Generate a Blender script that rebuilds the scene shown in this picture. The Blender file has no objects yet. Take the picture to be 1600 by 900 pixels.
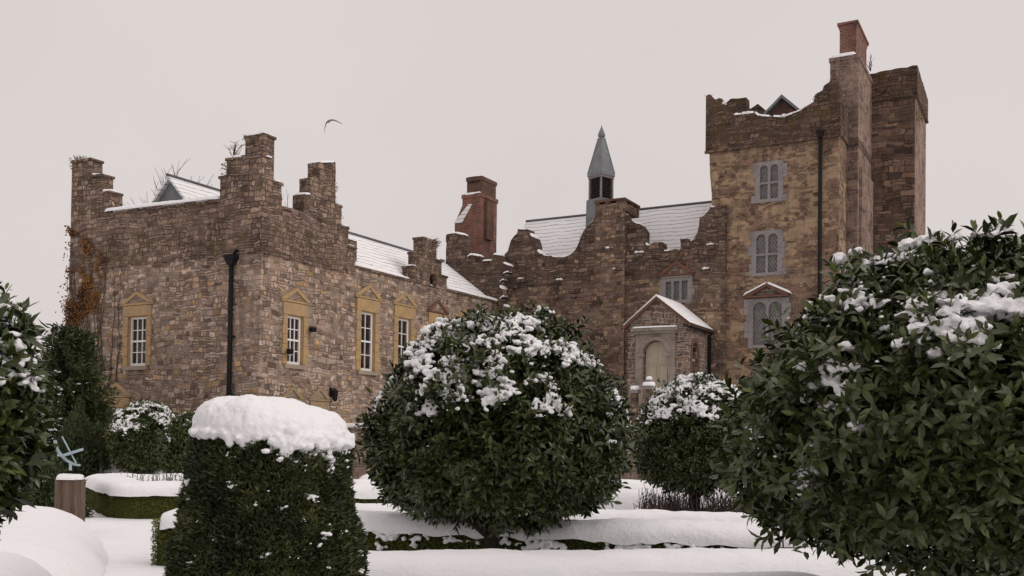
import bpy, bmesh, math, random
import numpy as np
from mathutils import Vector, Matrix
from mathutils.geometry import tessellate_polygon

random.seed(7)
SC = bpy.context.scene
COL = SC.collection

# ------------------------------------------------------------------ camera
F = 1540.0                      # focal length in pixels of the 1600 px wide photograph
EYE = 1.6
PITCH, ROLL = math.radians(1.2), 0.013
HOR = 680.0                     # row of the horizon in the middle of the photograph
SHIFT = (HOR - 450 - F * math.tan(PITCH)) / 1600.0
cam = bpy.data.cameras.new('camera')
cam.sensor_width = 36.0
cam.lens = 36.0 * F / 1600.0
cam.shift_y = SHIFT
cam.clip_start, cam.clip_end = 0.1, 3000
camo = bpy.data.objects.new('camera', cam)
COL.objects.link(camo)
CM = Matrix.Translation((0, 0, EYE)) @ Matrix.Rotation(math.pi / 2 + PITCH, 4, 'X') @ Matrix.Rotation(ROLL, 4, 'Z')
camo.matrix_world = CM
SC.camera = camo

# ------------------------------------------------------------------ sky and sun (overcast snow light)
SUN_EL, SUN_AZ = math.radians(33), math.radians(112)   # azimuth clockwise from +Y: from the right
world = bpy.data.worlds.new('World')
SC.world = world
world.use_nodes = True
wn = world.node_tree
wn.nodes.clear()
def WN(t): return wn.nodes.new(t)
sky = WN('ShaderNodeTexSky'); sky.sky_type = 'NISHITA'; sky.sun_disc = False
sky.sun_elevation = SUN_EL; sky.sun_rotation = SUN_AZ; sky.air_density = 1.0; sky.dust_density = 6.0
hs = WN('ShaderNodeHueSaturation'); hs.inputs['Saturation'].default_value = 0.15
wn.links.new(sky.outputs[0], hs.inputs['Color'])
tcw = WN('ShaderNodeTexCoord'); sxw = WN('ShaderNodeSeparateXYZ')
wn.links.new(tcw.outputs['Generated'], sxw.inputs[0])
mrw = WN('ShaderNodeMapRange'); mrw.interpolation_type = 'SMOOTHSTEP'
mrw.inputs['From Min'].default_value = 0.40; mrw.inputs['From Max'].default_value = 1.0
mrw.inputs['To Min'].default_value = 1.0; mrw.inputs['To Max'].default_value = 1.55
wn.links.new(sxw.outputs['Z'], mrw.inputs['Value'])
cl = WN('ShaderNodeMix'); cl.data_type = 'RGBA'; cl.blend_type = 'MIX'      # cloud layer over the clear sky
cl.inputs[0].default_value = 0.97
cl.inputs[7].default_value = (7.2, 6.62, 6.45, 1)
wn.links.new(hs.outputs[0], cl.inputs[6])
cn = WN('ShaderNodeTexNoise'); cn.inputs['Scale'].default_value = 2.2; cn.inputs['Detail'].default_value = 5; cn.inputs['Roughness'].default_value = 0.5
wn.links.new(tcw.outputs['Generated'], cn.inputs['Vector'])
cm = WN('ShaderNodeMapRange'); cm.inputs['From Min'].default_value = 0.3; cm.inputs['From Max'].default_value = 0.7
cm.inputs['To Min'].default_value = 0.955; cm.inputs['To Max'].default_value = 1.035
wn.links.new(cn.outputs['Fac'], cm.inputs['Value'])
cx = WN('ShaderNodeMath'); cx.operation = 'MULTIPLY'
wn.links.new(mrw.outputs[0], cx.inputs[0]); wn.links.new(cm.outputs[0], cx.inputs[1])
vm = WN('ShaderNodeVectorMath'); vm.operation = 'SCALE'
wn.links.new(cl.outputs[2], vm.inputs[0]); wn.links.new(cx.outputs[0], vm.inputs['Scale'])
bg = WN('ShaderNodeBackground'); bg.inputs['Strength'].default_value = 0.1
wo = WN('ShaderNodeOutputWorld')
wn.links.new(vm.outputs[0], bg.inputs['Color']); wn.links.new(bg.outputs[0], wo.inputs['Surface'])

sun = bpy.data.lights.new('sun', 'SUN'); sun.energy = 0.9; sun.angle = math.radians(25); sun.color = (1.0, 0.95, 0.9)
suno = bpy.data.objects.new('sun', sun); COL.objects.link(suno)
sd = Vector((math.sin(SUN_AZ) * math.cos(SUN_EL), math.cos(SUN_AZ) * math.cos(SUN_EL), math.sin(SUN_EL)))
suno.rotation_euler = sd.to_track_quat('Z', 'Y').to_euler()
suno.location = (20, -20, 40)

SC.view_settings.view_transform = 'Standard'
SC.view_settings.look = 'None'
SC.view_settings.exposure = 0.0
SC.view_settings.gamma = 1.0
SC.render.engine = 'CYCLES'
SC.cycles.max_bounces = 6
SC.cycles.use_denoising = True

# ------------------------------------------------------------------ surveying: photograph pixels -> places
def ray(px, py):
    d = Vector(((px - 800) / F, -(py - 450) / F + SHIFT * 1600 / F, -1.0))
    return (CM.to_3x3() @ d)
def on_depth(px, py, Y):
    d = ray(px, py); t = Y / d.y
    return Vector((d.x * t, Y, EYE + d.z * t))
def on_level(px, py, z):
    d = ray(px, py); t = (z - EYE) / d.z
    return Vector((d.x * t, d.y * t, z))
BANG = math.atan2(-0.48, 0.877)
BLOC = Vector((-0.56, 43.0, 0.0))
BM = Matrix.Translation(BLOC) @ Matrix.Rotation(BANG, 4, 'Z')
BI = BM.inverted()
def _bray(px, py):
    o = BI @ Vector((0, 0, EYE)); d = BI.to_3x3() @ ray(px, py)
    return o, d
def FW(px, py, w):                                   # point on a wall facing the garden (plane w): (u, z)
    o, d = _bray(px, py); t = (w - o.y) / d.y
    return (o.x + d.x * t, o.z + d.z * t)
def FU(px, py, u):                                   # point on a wall facing right (plane u): (w, z)
    o, d = _bray(px, py); t = (u - o.x) / d.x
    return (o.y + d.y * t, o.z + d.z * t)

# ------------------------------------------------------------------ noise
def _hash(ix, iy, iz):
    h = (ix * 374761393 + iy * 668265263 + iz * 1274126177) & 0xFFFFFFFF
    h = ((h ^ (h >> 13)) * 1103515245) & 0xFFFFFFFF
    h = h ^ (h >> 16)
    return (h & 0xFFFF) / 65535.0
def vn(P):
    P = np.asarray(P, float)
    i = np.floor(P).astype(np.int64); f = P - i; f = f * f * (3 - 2 * f)
    r = 0
    for dx in (0, 1):
        for dy in (0, 1):
            for dz in (0, 1):
                w = (f[..., 0] if dx else 1 - f[..., 0]) * (f[..., 1] if dy else 1 - f[..., 1]) * (f[..., 2] if dz else 1 - f[..., 2])
                r = r + w * _hash(i[..., 0] + dx, i[..., 1] + dy, i[..., 2] + dz)
    return r
def fbm(P, o=3):
    P = np.asarray(P, float); a, s, r = 1.0, 0.0, 0
    for k in range(o):
        r = r + a * vn(P * 2 ** k + 17.3 * k); s += a; a *= 0.5
    return r / s

# ------------------------------------------------------------------ materials
class NT:
    def __init__(self, name):
        self.m = bpy.data.materials.new(name); self.m.use_nodes = True
        self.t = self.m.node_tree; self.t.nodes.clear()
        self.out = self.t.nodes.new('ShaderNodeOutputMaterial')
        self.p = self.t.nodes.new('ShaderNodeBsdfPrincipled')
        self.t.links.new(self.p.outputs[0], self.out.inputs[0])
        self.tc = self.t.nodes.new('ShaderNodeTexCoord')
    def n(self, t, **kw):
        nd = self.t.nodes.new('ShaderNode' + t)
        for k, v in kw.items(): setattr(nd, k, v)
        return nd
    def l(self, a, b): self.t.links.new(a, b)
    def set(self, sock, v):
        if hasattr(v, 'is_output') or isinstance(v, bpy.types.NodeSocket): self.l(v, sock)
        else: sock.default_value = v
    def math(self, op, a, b=0.0, c=0.0, clamp=False):
        nd = self.n('Math', operation=op); nd.use_clamp = clamp
        for s, v in zip(nd.inputs, (a, b, c)): self.set(s, v)
        return nd.outputs[0]
    def mix(self, f, a, b, bt='MIX'):
        nd = self.n('Mix', data_type='RGBA', blend_type=bt)
        self.set(nd.inputs[0], f)
        self.set(nd.inputs[6], a if isinstance(a, bpy.types.NodeSocket) else (*a, 1))
        self.set(nd.inputs[7], b if isinstance(b, bpy.types.NodeSocket) else (*b, 1))
        return nd.outputs[2]
    def noise(self, vec, scale, detail=3, rough=0.55):
        nd = self.n('TexNoise'); nd.inputs['Scale'].default_value = scale
        nd.inputs['Detail'].default_value = detail; nd.inputs['Roughness'].default_value = rough
        if vec is not None: self.l(vec, nd.inputs['Vector'])
        return nd
    def mr(self, v, a, b, c=0.0, d=1.0, smooth=True):
        nd = self.n('MapRange'); nd.interpolation_type = 'SMOOTHSTEP' if smooth else 'LINEAR'
        self.set(nd.inputs['Value'], v)
        for k, x in (('From Min', a), ('From Max', b), ('To Min', c), ('To Max', d)): nd.inputs[k].default_value = x
        return nd.outputs[0]
    def ramp(self, f, cols, const=False):
        nd = self.n('ValToRGB'); cr = nd.color_ramp
        cr.interpolation = 'CONSTANT' if const else 'LINEAR'
        while len(cr.elements) < len(cols): cr.elements.new(0.5)
        for i, c in enumerate(cols):
            cr.elements[i].position = i / (len(cols) if const else max(1, len(cols) - 1)); cr.elements[i].color = (*c, 1)
        self.l(f, nd.inputs[0]); return nd.outputs[0]
    def mapping(self, vec, scale):
        nd = self.n('Mapping'); nd.inputs['Scale'].default_value = scale
        self.l(vec, nd.inputs['Vector']); return nd.outputs[0]
    def bump(self, h, strength=0.5, dist=0.02):
        nd = self.n('Bump'); nd.inputs['Strength'].default_value = strength; nd.inputs['Distance'].default_value = dist
        self.l(h, nd.inputs['Height']); self.l(nd.outputs[0], self.p.inputs['Normal'])
    def done(self, col, rough=0.85, spec=0.3):
        self.set(self.p.inputs['Base Color'], col if isinstance(col, bpy.types.NodeSocket) else (*col, 1))
        self.set(self.p.inputs['Roughness'], rough)
        self.p.inputs['Specular IOR Level'].default_value = spec
        return self.m

def stone(name, palette, mortar, cell=(0.42, 0.19), mw=0.014, seed=0.0, plaster=None, pl_cov=0.5,
          moss=None, moss_cov=0.55, dark=0.6, streak=0.5, bump=0.9, lichen=0.42, wob=0.088, jcol=None):
    """Coursed rubble: rows of uneven squared stones, some split in two, with recessed joints."""
    N = NT(name); ob = N.tc.outputs['Object']
    sx = N.n('SeparateXYZ'); N.l(ob, sx.inputs[0])
    x = N.math('ADD', sx.outputs['X'], sx.outputs['Y']); z = sx.outputs['Z']
    low = N.noise(ob, 0.55, 2); med = N.noise(ob, 4.5, 3); fine = N.noise(ob, 15, 6, 0.75)
    ms = N.n('SeparateColor'); N.l(med.outputs['Color'], ms.inputs[0])
    zz = N.math('ADD', z, N.math('ADD', N.math('MULTIPLY', N.math('SUBTRACT', low.outputs['Fac'], 0.5), 0.5), N.math('MULTIPLY', N.math('SUBTRACT', ms.outputs[0], 0.5), wob * 2)))
    xx = N.math('ADD', x, N.math('MULTIPLY', N.math('SUBTRACT', ms.outputs[1], 0.5), wob * 2.6))
    def wnoise(a, b, c):
        cb = N.n('CombineXYZ'); N.set(cb.inputs[0], a); N.set(cb.inputs[1], b); N.set(cb.inputs[2], c)
        w = N.n('TexWhiteNoise', noise_dimensions='3D'); N.l(cb.outputs[0], w.inputs['Vector']); return w
    z1 = N.math('DIVIDE', zz, cell[1]); r = N.math('FLOOR', z1); fz = N.math('FRACT', z1)
    wr = N.n('SeparateColor'); N.l(wnoise(r, seed, 3.0).outputs['Color'], wr.inputs[0])
    wid = N.math('MULTIPLY_ADD', wr.outputs[0], cell[0] * 0.7, cell[0] * 0.65)
    x1 = N.math('ADD', N.math('DIVIDE', xx, wid), N.math('MULTIPLY', wr.outputs[1], 17.0)); c = N.math('FLOOR', x1); fx = N.math('FRACT', x1)
    w1 = N.n('SeparateColor'); N.l(wnoise(c, r, seed + 0.5).outputs['Color'], w1.inputs[0])
    # split some stones into two thin ones, some sideways into two short ones
    sz = N.math('GREATER_THAN', w1.outputs[0], 0.6); sxx = N.math('LESS_THAN', w1.outputs[0], 0.33)
    fz2 = N.math('FRACT', N.math('MULTIPLY', fz, N.math('ADD', sz, 1.0))); iz = N.math('FLOOR', N.math('MULTIPLY', fz, N.math('ADD', sz, 1.0)))
    fx2 = N.math('FRACT', N.math('MULTIPLY', fx, N.math('ADD', sxx, 1.0))); ix = N.math('FLOOR', N.math('MULTIPLY', fx, N.math('ADD', sxx, 1.0)))
    wv = wnoise(N.math('MULTIPLY_ADD', ix, 0.37, c), N.math('MULTIPLY_ADD', iz, 0.41, r), seed + 1.7)
    sc = N.n('SeparateColor'); N.l(wv.outputs['Color'], sc.inputs[0])
    dx = N.math('MULTIPLY', N.math('MULTIPLY', N.math('MINIMUM', fx2, N.math('SUBTRACT', 1.0, fx2)), wid), N.math('SUBTRACT', 1.0, N.math('MULTIPLY', sxx, 0.5)))
    dz = N.math('MULTIPLY', N.math('MULTIPLY', N.math('MINIMUM', fz2, N.math('SUBTRACT', 1.0, fz2)), cell[1]), N.math('SUBTRACT', 1.0, N.math('MULTIPLY', sz, 0.5)))
    sm = N.n('Math', operation='SMOOTH_MIN'); N.l(dx, sm.inputs[0]); N.l(dz, sm.inputs[1]); sm.inputs[2].default_value = 0.03
    d = N.math('ADD', sm.outputs[0], N.math('MULTIPLY', N.math('SUBTRACT', fine.outputs['Fac'], 0.5), 0.035))
    mask = N.mr(d, mw * 0.3, mw + 0.012)
    col = N.ramp(sc.outputs[0], palette)
    hsv = N.n('HueSaturation'); hsv.inputs['Saturation'].default_value = 1.18; hsv.inputs['Hue'].default_value = 0.492; N.l(col, hsv.inputs['Color']); N.l(N.mr(sc.outputs[1], 0, 1, 0.62, 1.35, False), hsv.inputs['Value']); col = hsv.outputs[0]
    col = N.mix(0.75, col, N.ramp(fine.outputs['Fac'], [(0.12, 0.12, 0.12), (0.36, 0.36, 0.36), (0.62, 0.62, 0.62), (0.85, 0.84, 0.82)]), 'OVERLAY')
    jn = N.mr(N.noise(ob, 1.3, 4, 0.6).outputs['Fac'], 0.42, 0.58)                # joints: washed-out dark in places, mortared in others
    col = N.mix(mask, N.mix(jn, jcol or tuple(v * 0.42 for v in mortar), mortar), col)
    hgt = mask
    if plaster:
        pn = N.noise(N.mapping(ob, (1, 1, 1.5)), 1.1, 8, 0.68)
        pm = N.mr(pn.outputs['Fac'], 0.60 - pl_cov * 0.26, 0.65 - pl_cov * 0.26)
        pm = N.math('MULTIPLY', pm, N.mr(N.math('ADD', sc.outputs[2], N.math('MULTIPLY', N.math('SUBTRACT', fine.outputs['Fac'], 0.5), 0.5)), 0.68, 0.78, 1, 0.08))
        pc = N.mix(N.mr(N.noise(ob, 2.6, 7, 0.7).outputs['Fac'], 0.3, 0.7), plaster[0], plaster[1])
        pc = N.mix(0.5, pc, N.ramp(fine.outputs['Fac'], [(0.25, 0.25, 0.25), (0.75, 0.75, 0.75)]), 'OVERLAY')
        col = N.mix(pm, col, pc)
        hgt = N.mix(pm, hgt, (0.85, 0.85, 0.85))
    big = N.noise(ob, 0.6, 6, 0.65)
    col = N.mix(1.0, col, N.ramp(big.outputs['Fac'], [(dark, dark, dark), (dark, dark, dark), (1.0, 0.98, 0.96), (1.12, 1.10, 1.08)]), 'MULTIPLY')
    pt_ = N.noise(N.mapping(ob, (1, 1, 1.6)), 3.0, 6, 0.72)
    col = N.mix(1.0, col, N.ramp(pt_.outputs['Fac'], [(0.42, 0.40, 0.40), (0.52, 0.49, 0.49), (1.0, 0.97, 0.96), (1.28, 1.22, 1.18), (1.35, 1.28, 1.24)]), 'MULTIPLY')
    st = N.noise(N.mapping(ob, (2.6, 2.6, 0.22)), 1.0, 5, 0.65)
    col = N.mix(N.mr(st.outputs['Fac'], 0.50, 0.74, 0, streak), col, (0.06, 0.048, 0.04))
    if lichen:
        ln = N.noise(ob, 7, 5, 0.8)
        col = N.mix(N.mr(ln.outputs['Fac'], 0.60, 0.70, 0, lichen), col, (0.36, 0.31, 0.28))
        l2 = N.noise(N.mapping(ob, (1, 1, 1.7)), 2.3, 6, 0.75)
        col = N.mix(N.mr(l2.outputs['Fac'], 0.60, 0.72, 0, lichen * 0.8), col, (0.27, 0.185, 0.10))
    if moss:
        mn = N.noise(ob, 1.7, 7, 0.75)
        mk = N.mr(mn.outputs['Fac'], 0.66 - moss_cov * 0.3, 0.78 - moss_cov * 0.3, 0, 0.8)
        col = N.mix(mk, col, N.mix(N.mr(fine.outputs['Fac'], 0.4, 0.6), moss[0], moss[1]))
    h2 = N.math('ADD', hgt, N.math('MULTIPLY', fine.outputs['Fac'], 1.0))
    N.bump(h2, bump, 0.035)
    return N.done(col, 0.95, 0.12)

P_WING = [(0.19, 0.142, 0.118), (0.38, 0.30, 0.24), (0.49, 0.41, 0.335), (0.30, 0.228, 0.195), (0.52, 0.45, 0.385), (0.42, 0.34, 0.29), (0.44, 0.325, 0.205)]
P_HALL = [(0.12, 0.088, 0.076), (0.26, 0.195, 0.152), (0.35, 0.268, 0.185), (0.19, 0.137, 0.12), (0.31, 0.24, 0.20), (0.42, 0.335, 0.245)]
P_TOWER = [(0.13, 0.094, 0.08), (0.25, 0.178, 0.138), (0.18, 0.13, 0.115), (0.33, 0.248, 0.178)]
M = {}
M['wing'] = stone('wing_stone', P_WING, (0.42, 0.35, 0.285), (0.36, 0.17), 0.009, 1, dark=0.8, streak=0.5)
M['wing_parapet'] = stone('parapet_stone', [(0.18, 0.135, 0.113), (0.34, 0.267, 0.21), (0.25, 0.19, 0.165), (0.42, 0.34, 0.275)], (0.20, 0.165, 0.135), (0.34, 0.17), 0.009, 2,
                          moss=((0.085, 0.066, 0.034), (0.14, 0.108, 0.058)), moss_cov=0.48, dark=0.66, streak=0.5)
M['hall'] = stone('hall_stone', P_HALL, (0.31, 0.26, 0.215), (0.34, 0.165), 0.010, 3,
                  moss=((0.07, 0.054, 0.033), (0.12, 0.09, 0.053)), moss_cov=0.28, dark=0.62, streak=0.5, lichen=0.5)
M['hall_parapet'] = stone('ruined_parapet_stone', [(0.10, 0.077, 0.067), (0.23, 0.175, 0.14), (0.16, 0.12, 0.107), (0.30, 0.235, 0.187)], (0.13, 0.107, 0.09), (0.36, 0.18), 0.010, 4,
                          moss=((0.072, 0.06, 0.03), (0.13, 0.104, 0.05)), moss_cov=0.42, dark=0.6, streak=0.4)
M['tower'] = stone('tower_stone', P_TOWER, (0.34, 0.26, 0.18), (0.36, 0.17), 0.016, 5,
                   plaster=((0.41, 0.305, 0.20), (0.32, 0.238, 0.162)), pl_cov=0.5, dark=0.75, streak=0.4, jcol=(0.24, 0.175, 0.115))
M['tower_parapet'] = stone('tower_parapet_stone', [(0.09, 0.068, 0.055), (0.19, 0.14, 0.112), (0.135, 0.10, 0.085)], (0.125, 0.098, 0.08), (0.36, 0.18), 0.010, 6,
                           moss=((0.12, 0.08, 0.03), (0.072, 0.052, 0.028)), moss_cov=0.52, dark=0.65, streak=0.3)
M['shaft'] = stone('shaft_stone', [(0.20, 0.15, 0.13), (0.32, 0.255, 0.22), (0.26, 0.195, 0.172)], (0.30, 0.24, 0.208), (0.4, 0.24), 0.010, 7,
                   plaster=((0.36, 0.27, 0.215), (0.27, 0.2, 0.162)), pl_cov=0.62, dark=0.65, streak=0.6)
M['turret'] = stone('turret_stone', [(0.095, 0.072, 0.062), (0.24, 0.178, 0.14), (0.15, 0.112, 0.098), (0.31, 0.23, 0.168)], (0.19, 0.145, 0.12), (0.5, 0.25), 0.014, 8, dark=0.6, streak=0.4)
M['porch'] = stone('porch_stone', [(0.11, 0.088, 0.075), (0.19, 0.145, 0.118), (0.27, 0.21, 0.168)], (0.42, 0.37, 0.33), (0.40, 0.19), 0.020, 9, dark=0.85, streak=0.2, jcol=(0.36, 0.31, 0.27))

def brick_mat(name, c1, c2, mortar, bw=0.23, bh=0.075):
    N = NT(name); ob = N.tc.outputs['Object']
    sx = N.n('SeparateXYZ'); N.l(ob, sx.inputs[0]); cb = N.n('CombineXYZ')
    N.l(N.math('ADD', sx.outputs['X'], sx.outputs['Y']), cb.inputs[0]); N.l(sx.outputs['Z'], cb.inputs[1])
    b = N.n('TexBrick'); N.l(cb.outputs[0], b.inputs['Vector'])
    b.inputs['Scale'].default_value = 1; b.inputs['Brick Width'].default_value = bw; b.inputs['Row Height'].default_value = bh
    b.inputs['Mortar Size'].default_value = 0.012; b.inputs['Bias'].default_value = 0
    b.inputs['Color1'].default_value = (*c1, 1); b.inputs['Color2'].default_value = (*c2, 1); b.inputs['Mortar'].default_value = (*mortar, 1)
    nz = N.noise(ob, 1.8, 6, 0.7)
    col = N.mix(1, b.outputs['Color'], N.ramp(nz.outputs['Fac'], [(0.3, 0.3, 0.31), (0.5, 0.5, 0.5), (1.15, 1.08, 1.02), (1.5, 1.4, 1.35)]), 'MULTIPLY')
    N.bump(N.math('SUBTRACT', N.noise(ob, 16, 4).outputs['Fac'], b.outputs['Fac']), 0.6, 0.02)
    return N.done(col, 0.9, 0.2)
M['brick'] = brick_mat('red_brick', (0.26, 0.10, 0.072), (0.13, 0.058, 0.046), (0.27, 0.20, 0.17))
M['brick_dark'] = brick_mat('brown_brick', (0.16, 0.085, 0.06), (0.11, 0.06, 0.045), (0.15, 0.11, 0.09))

def mottled(name, c1, c2, scale=4, rough=0.85, spec=0.3, bump=0.3, c3=None, sc3=1.2):
    N = NT(name); ob = N.tc.outputs['Object']
    nz = N.noise(ob, scale, 6, 0.68)
    col = N.mix(N.mr(nz.outputs['Fac'], 0.3, 0.7), c1, c2)
    if c3: col = N.mix(N.mr(N.noise(ob, sc3, 5, 0.7).outputs['Fac'], 0.5, 0.64, 0, 0.8), col, c3)
    if bump: N.bump(nz.outputs['Fac'], bump, 0.02)
    return N.done(col, rough, spec)
M['sandstone'] = mottled('ochre_sandstone', (0.44, 0.29, 0.135), (0.33, 0.22, 0.115), 3.5, c3=(0.29, 0.22, 0.16))
M['sandstone_dull'] = mottled('dull_sandstone', (0.33, 0.235, 0.13), (0.25, 0.18, 0.11), 3.5, c3=(0.22, 0.17, 0.125))
M['sill'] = mottled('pale_sill_stone', (0.33, 0.27, 0.2), (0.25, 0.2, 0.16), 4)
M['redstone'] = mottled('red_tile_edge', (0.17, 0.075, 0.05), (0.11, 0.06, 0.045), 6)
M['limestone'] = mottled('grey_limestone', (0.27, 0.245, 0.24), (0.20, 0.185, 0.185), 3, c3=(0.16, 0.14, 0.135))
M['limestone_warm'] = mottled('warm_limestone', (0.30, 0.255, 0.215), (0.22, 0.185, 0.16), 3, c3=(0.15, 0.125, 0.105))
M['lead'] = mottled('lead_sheet', (0.20, 0.21, 0.215), (0.13, 0.14, 0.15), 2.2, 0.55, 0.4, 0.15)
M['slate'] = mottled('bare_slate', (0.13, 0.125, 0.13), (0.08, 0.08, 0.088), 3, 0.7)
M['louvre'] = mottled('dark_louvre', (0.028, 0.02, 0.018), (0.045, 0.03, 0.026), 6)
M['white'] = mottled('white_paint', (0.78, 0.76, 0.73), (0.68, 0.66, 0.63), 5, 0.5, 0.4, 0.05)
M['iron'] = mottled('black_iron', (0.008, 0.008, 0.009), (0.014, 0.012, 0.012), 6, 0.6, 0.15, 0.1)
M['lampglass'] = mottled('lamp_glass', (0.55, 0.54, 0.52), (0.45, 0.44, 0.43), 6, 0.2, 0.5, 0)
M['door'] = mottled('cream_door_paint', (0.45, 0.39, 0.30), (0.39, 0.33, 0.255), 3, 0.5, 0.3, 0.05)
M['bluepaint'] = mottled('pale_blue_metal', (0.36, 0.45, 0.48), (0.26, 0.34, 0.37), 9, 0.45, 0.4, 0.1)
M['bark'] = mottled('bark', (0.045, 0.036, 0.03), (0.022, 0.018, 0.015), 12, 0.9, 0.2, 0.6)
M['twig'] = mottled('dead_twig', (0.075, 0.052, 0.045), (0.04, 0.028, 0.025), 12, 0.9, 0.2, 0.2)
M['core'] = mottled('shaded_core', (0.012, 0.016, 0.008), (0.02, 0.018, 0.012), 14, 0.95, 0.05, 0.8)  # near-black: shade deep inside the foliage put into the colour
M['hedgecore'] = mottled('clipped_box', (0.05, 0.058, 0.014), (0.028, 0.034, 0.010), 30, 0.95, 0.05, 1.0)
M['gull'] = mottled('gull_plumage', (0.30, 0.28, 0.27), (0.22, 0.20, 0.2), 6, 0.8, 0.2, 0)

def glass_mat():
    N = NT('window_glass'); ob = N.tc.outputs['Object']
    nz = N.noise(ob, 1.6, 2)
    col = N.mix(N.mr(nz.outputs['Fac'], 0.4, 0.6), (0.018, 0.012, 0.012), (0.06, 0.035, 0.032))
    return N.done(col, 0.12, 0.35)
M['glass'] = glass_mat()
def lattice_mat():
    N = NT('leaded_lattice_glass'); ob = N.tc.outputs['Object']
    sx = N.n('SeparateXYZ'); N.l(ob, sx.inputs[0])
    x = N.math('MULTIPLY', sx.outputs['X'], 8.5); z = N.math('MULTIPLY', sx.outputs['Z'], 5.5)
    a = N.math('ABSOLUTE', N.math('SUBTRACT', N.math('FRACT', N.math('ADD', x, z)), 0.5))
    b = N.math('ABSOLUTE', N.math('SUBTRACT', N.math('FRACT', N.math('SUBTRACT', x, z)), 0.5))
    ln = N.mr(N.math('MINIMUM', a, b), 0.05, 0.11, 1, 0)
    g = N.mix(N.mr(N.noise(ob, 5, 2).outputs['Fac'], 0.35, 0.65), (0.065, 0.06, 0.06), (0.12, 0.112, 0.112))
    return N.done(N.mix(ln, g, (0.24, 0.225, 0.22)), 0.3, 0.3)
M['lattice'] = lattice_mat()

def snow_mat(name, fine=38, strength=0.35):
    N = NT(name); ob = N.tc.outputs['Object']
    n1 = N.noise(ob, fine, 4, 0.6); n2 = N.noise(ob, 5, 4, 0.6)
    h = N.math('ADD', N.math('MULTIPLY', n1.outputs['Fac'], 0.35), n2.outputs['Fac'])
    n3 = N.noise(ob, 11, 3, 0.6)
    h = N.math('ADD', h, N.math('MULTIPLY', n3.outputs['Fac'], 0.7))
    N.bump(h, strength, 0.035)
    return N.done(N.mix(n2.outputs['Fac'], (0.77, 0.765, 0.78), (0.82, 0.815, 0.825)), 0.75, 0.2)
M['snow'] = snow_mat('snow', 38, 0.5)
M['ground'] = snow_mat('ground_snow', 22, 0.45)

def slate_snow():
    N = NT('snowy_slates'); ob = N.tc.outputs['Object']
    sx = N.n('SeparateXYZ'); N.l(ob, sx.inputs[0])
    wob = N.noise(ob, 0.9, 3)
    z = N.math('ADD', N.math('MULTIPLY', sx.outputs['Z'], 1 / 0.19), N.math('MULTIPLY', wob.outputs['Fac'], 1.1))
    fr = N.math('FRACT', z)
    line = N.mr(fr, 0.0, 0.30, 1, 0)
    rag = N.noise(N.mapping(ob, (2.2, 2.2, 5)), 1.5, 5, 0.7)
    m = N.mr(N.math('ADD', N.math('MULTIPLY', line, 0.62), N.math('MULTIPLY', rag.outputs['Fac'], 1.05)), 0.86, 1.12)
    col = N.mix(m, (0.80, 0.79, 0.80), N.mix(N.mr(N.noise(ob, 6, 3).outputs['Fac'], 0.35, 0.65), (0.13, 0.12, 0.125), (0.25, 0.24, 0.245)))
    N.bump(N.math('SUBTRACT', fr, m), 0.5, 0.03)
    return N.done(col, 0.7, 0.3)
M['roof'] = slate_snow()

def leaf_mat(name, cols, under, rough=0.4, spec=0.45):
    N = NT(name)
    at = N.n('Attribute', attribute_name='tint')
    col = N.ramp(at.outputs['Fac'], cols)
    g = N.n('NewGeometry')
    col = N.mix(N.math('MULTIPLY', g.outputs['Backfacing'], 0.6), col, under)
    return N.done(col, rough, spec)
M['laurel'] = leaf_mat('laurel_leaf', [(0.007, 0.010, 0.003), (0.017, 0.026, 0.006), (0.040, 0.056, 0.011), (0.135, 0.160, 0.036)], (0.065, 0.08, 0.03), 0.31, 0.38)
M['yew'] = leaf_mat('yew_needles', [(0.010, 0.014, 0.006), (0.029, 0.039, 0.012), (0.062, 0.076, 0.022), (0.115, 0.118, 0.04)], (0.03, 0.04, 0.015), 0.5, 0.3)
M['box'] = leaf_mat('box_leaf', [(0.035, 0.045, 0.010), (0.085, 0.098, 0.018), (0.13, 0.135, 0.026), (0.16, 0.15, 0.045)], (0.11, 0.115, 0.03), 0.5, 0.3)
M['conifer'] = leaf_mat('conifer_spray', [(0.022, 0.033, 0.014), (0.05, 0.068, 0.026), (0.085, 0.104, 0.036), (0.13, 0.13, 0.046)], (0.03, 0.04, 0.015), 0.6, 0.2)
M['ivy'] = leaf_mat('autumn_creeper', [(0.075, 0.035, 0.022), (0.15, 0.062, 0.024), (0.24, 0.105, 0.028), (0.13, 0.11, 0.028), (0.06, 0.068, 0.02)], (0.2, 0.1, 0.03), 0.6, 0.2)
M['moss'] = leaf_mat('wall_moss', [(0.05, 0.04, 0.02), (0.09, 0.07, 0.035), (0.12, 0.09, 0.045), (0.08, 0.075, 0.03)], (0.08, 0.065, 0.03), 0.9, 0.05)
M['wallplant'] = leaf_mat('wall_plant', [(0.06, 0.045, 0.02), (0.10, 0.075, 0.025), (0.15, 0.12, 0.03), (0.07, 0.075, 0.02)], (0.1, 0.08, 0.03), 0.7, 0.2)

def post_mat():
    N = NT('weathered_oak'); ob = N.tc.outputs['Object']
    g = N.noise(N.mapping(ob, (14, 14, 0.9)), 1.6, 5, 0.65)
    col = N.mix(N.mr(g.outputs['Fac'], 0.3, 0.7), (0.075, 0.048, 0.034), (0.165, 0.118, 0.09))
    col = N.mix(N.mr(N.noise(ob, 3, 4).outputs['Fac'], 0.5, 0.7, 0, 0.7), col, (0.07, 0.06, 0.045))
    N.bump(g.outputs['Fac'], 0.6, 0.015)
    return N.done(col, 0.9, 0.2)
M['oak'] = post_mat()

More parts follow.
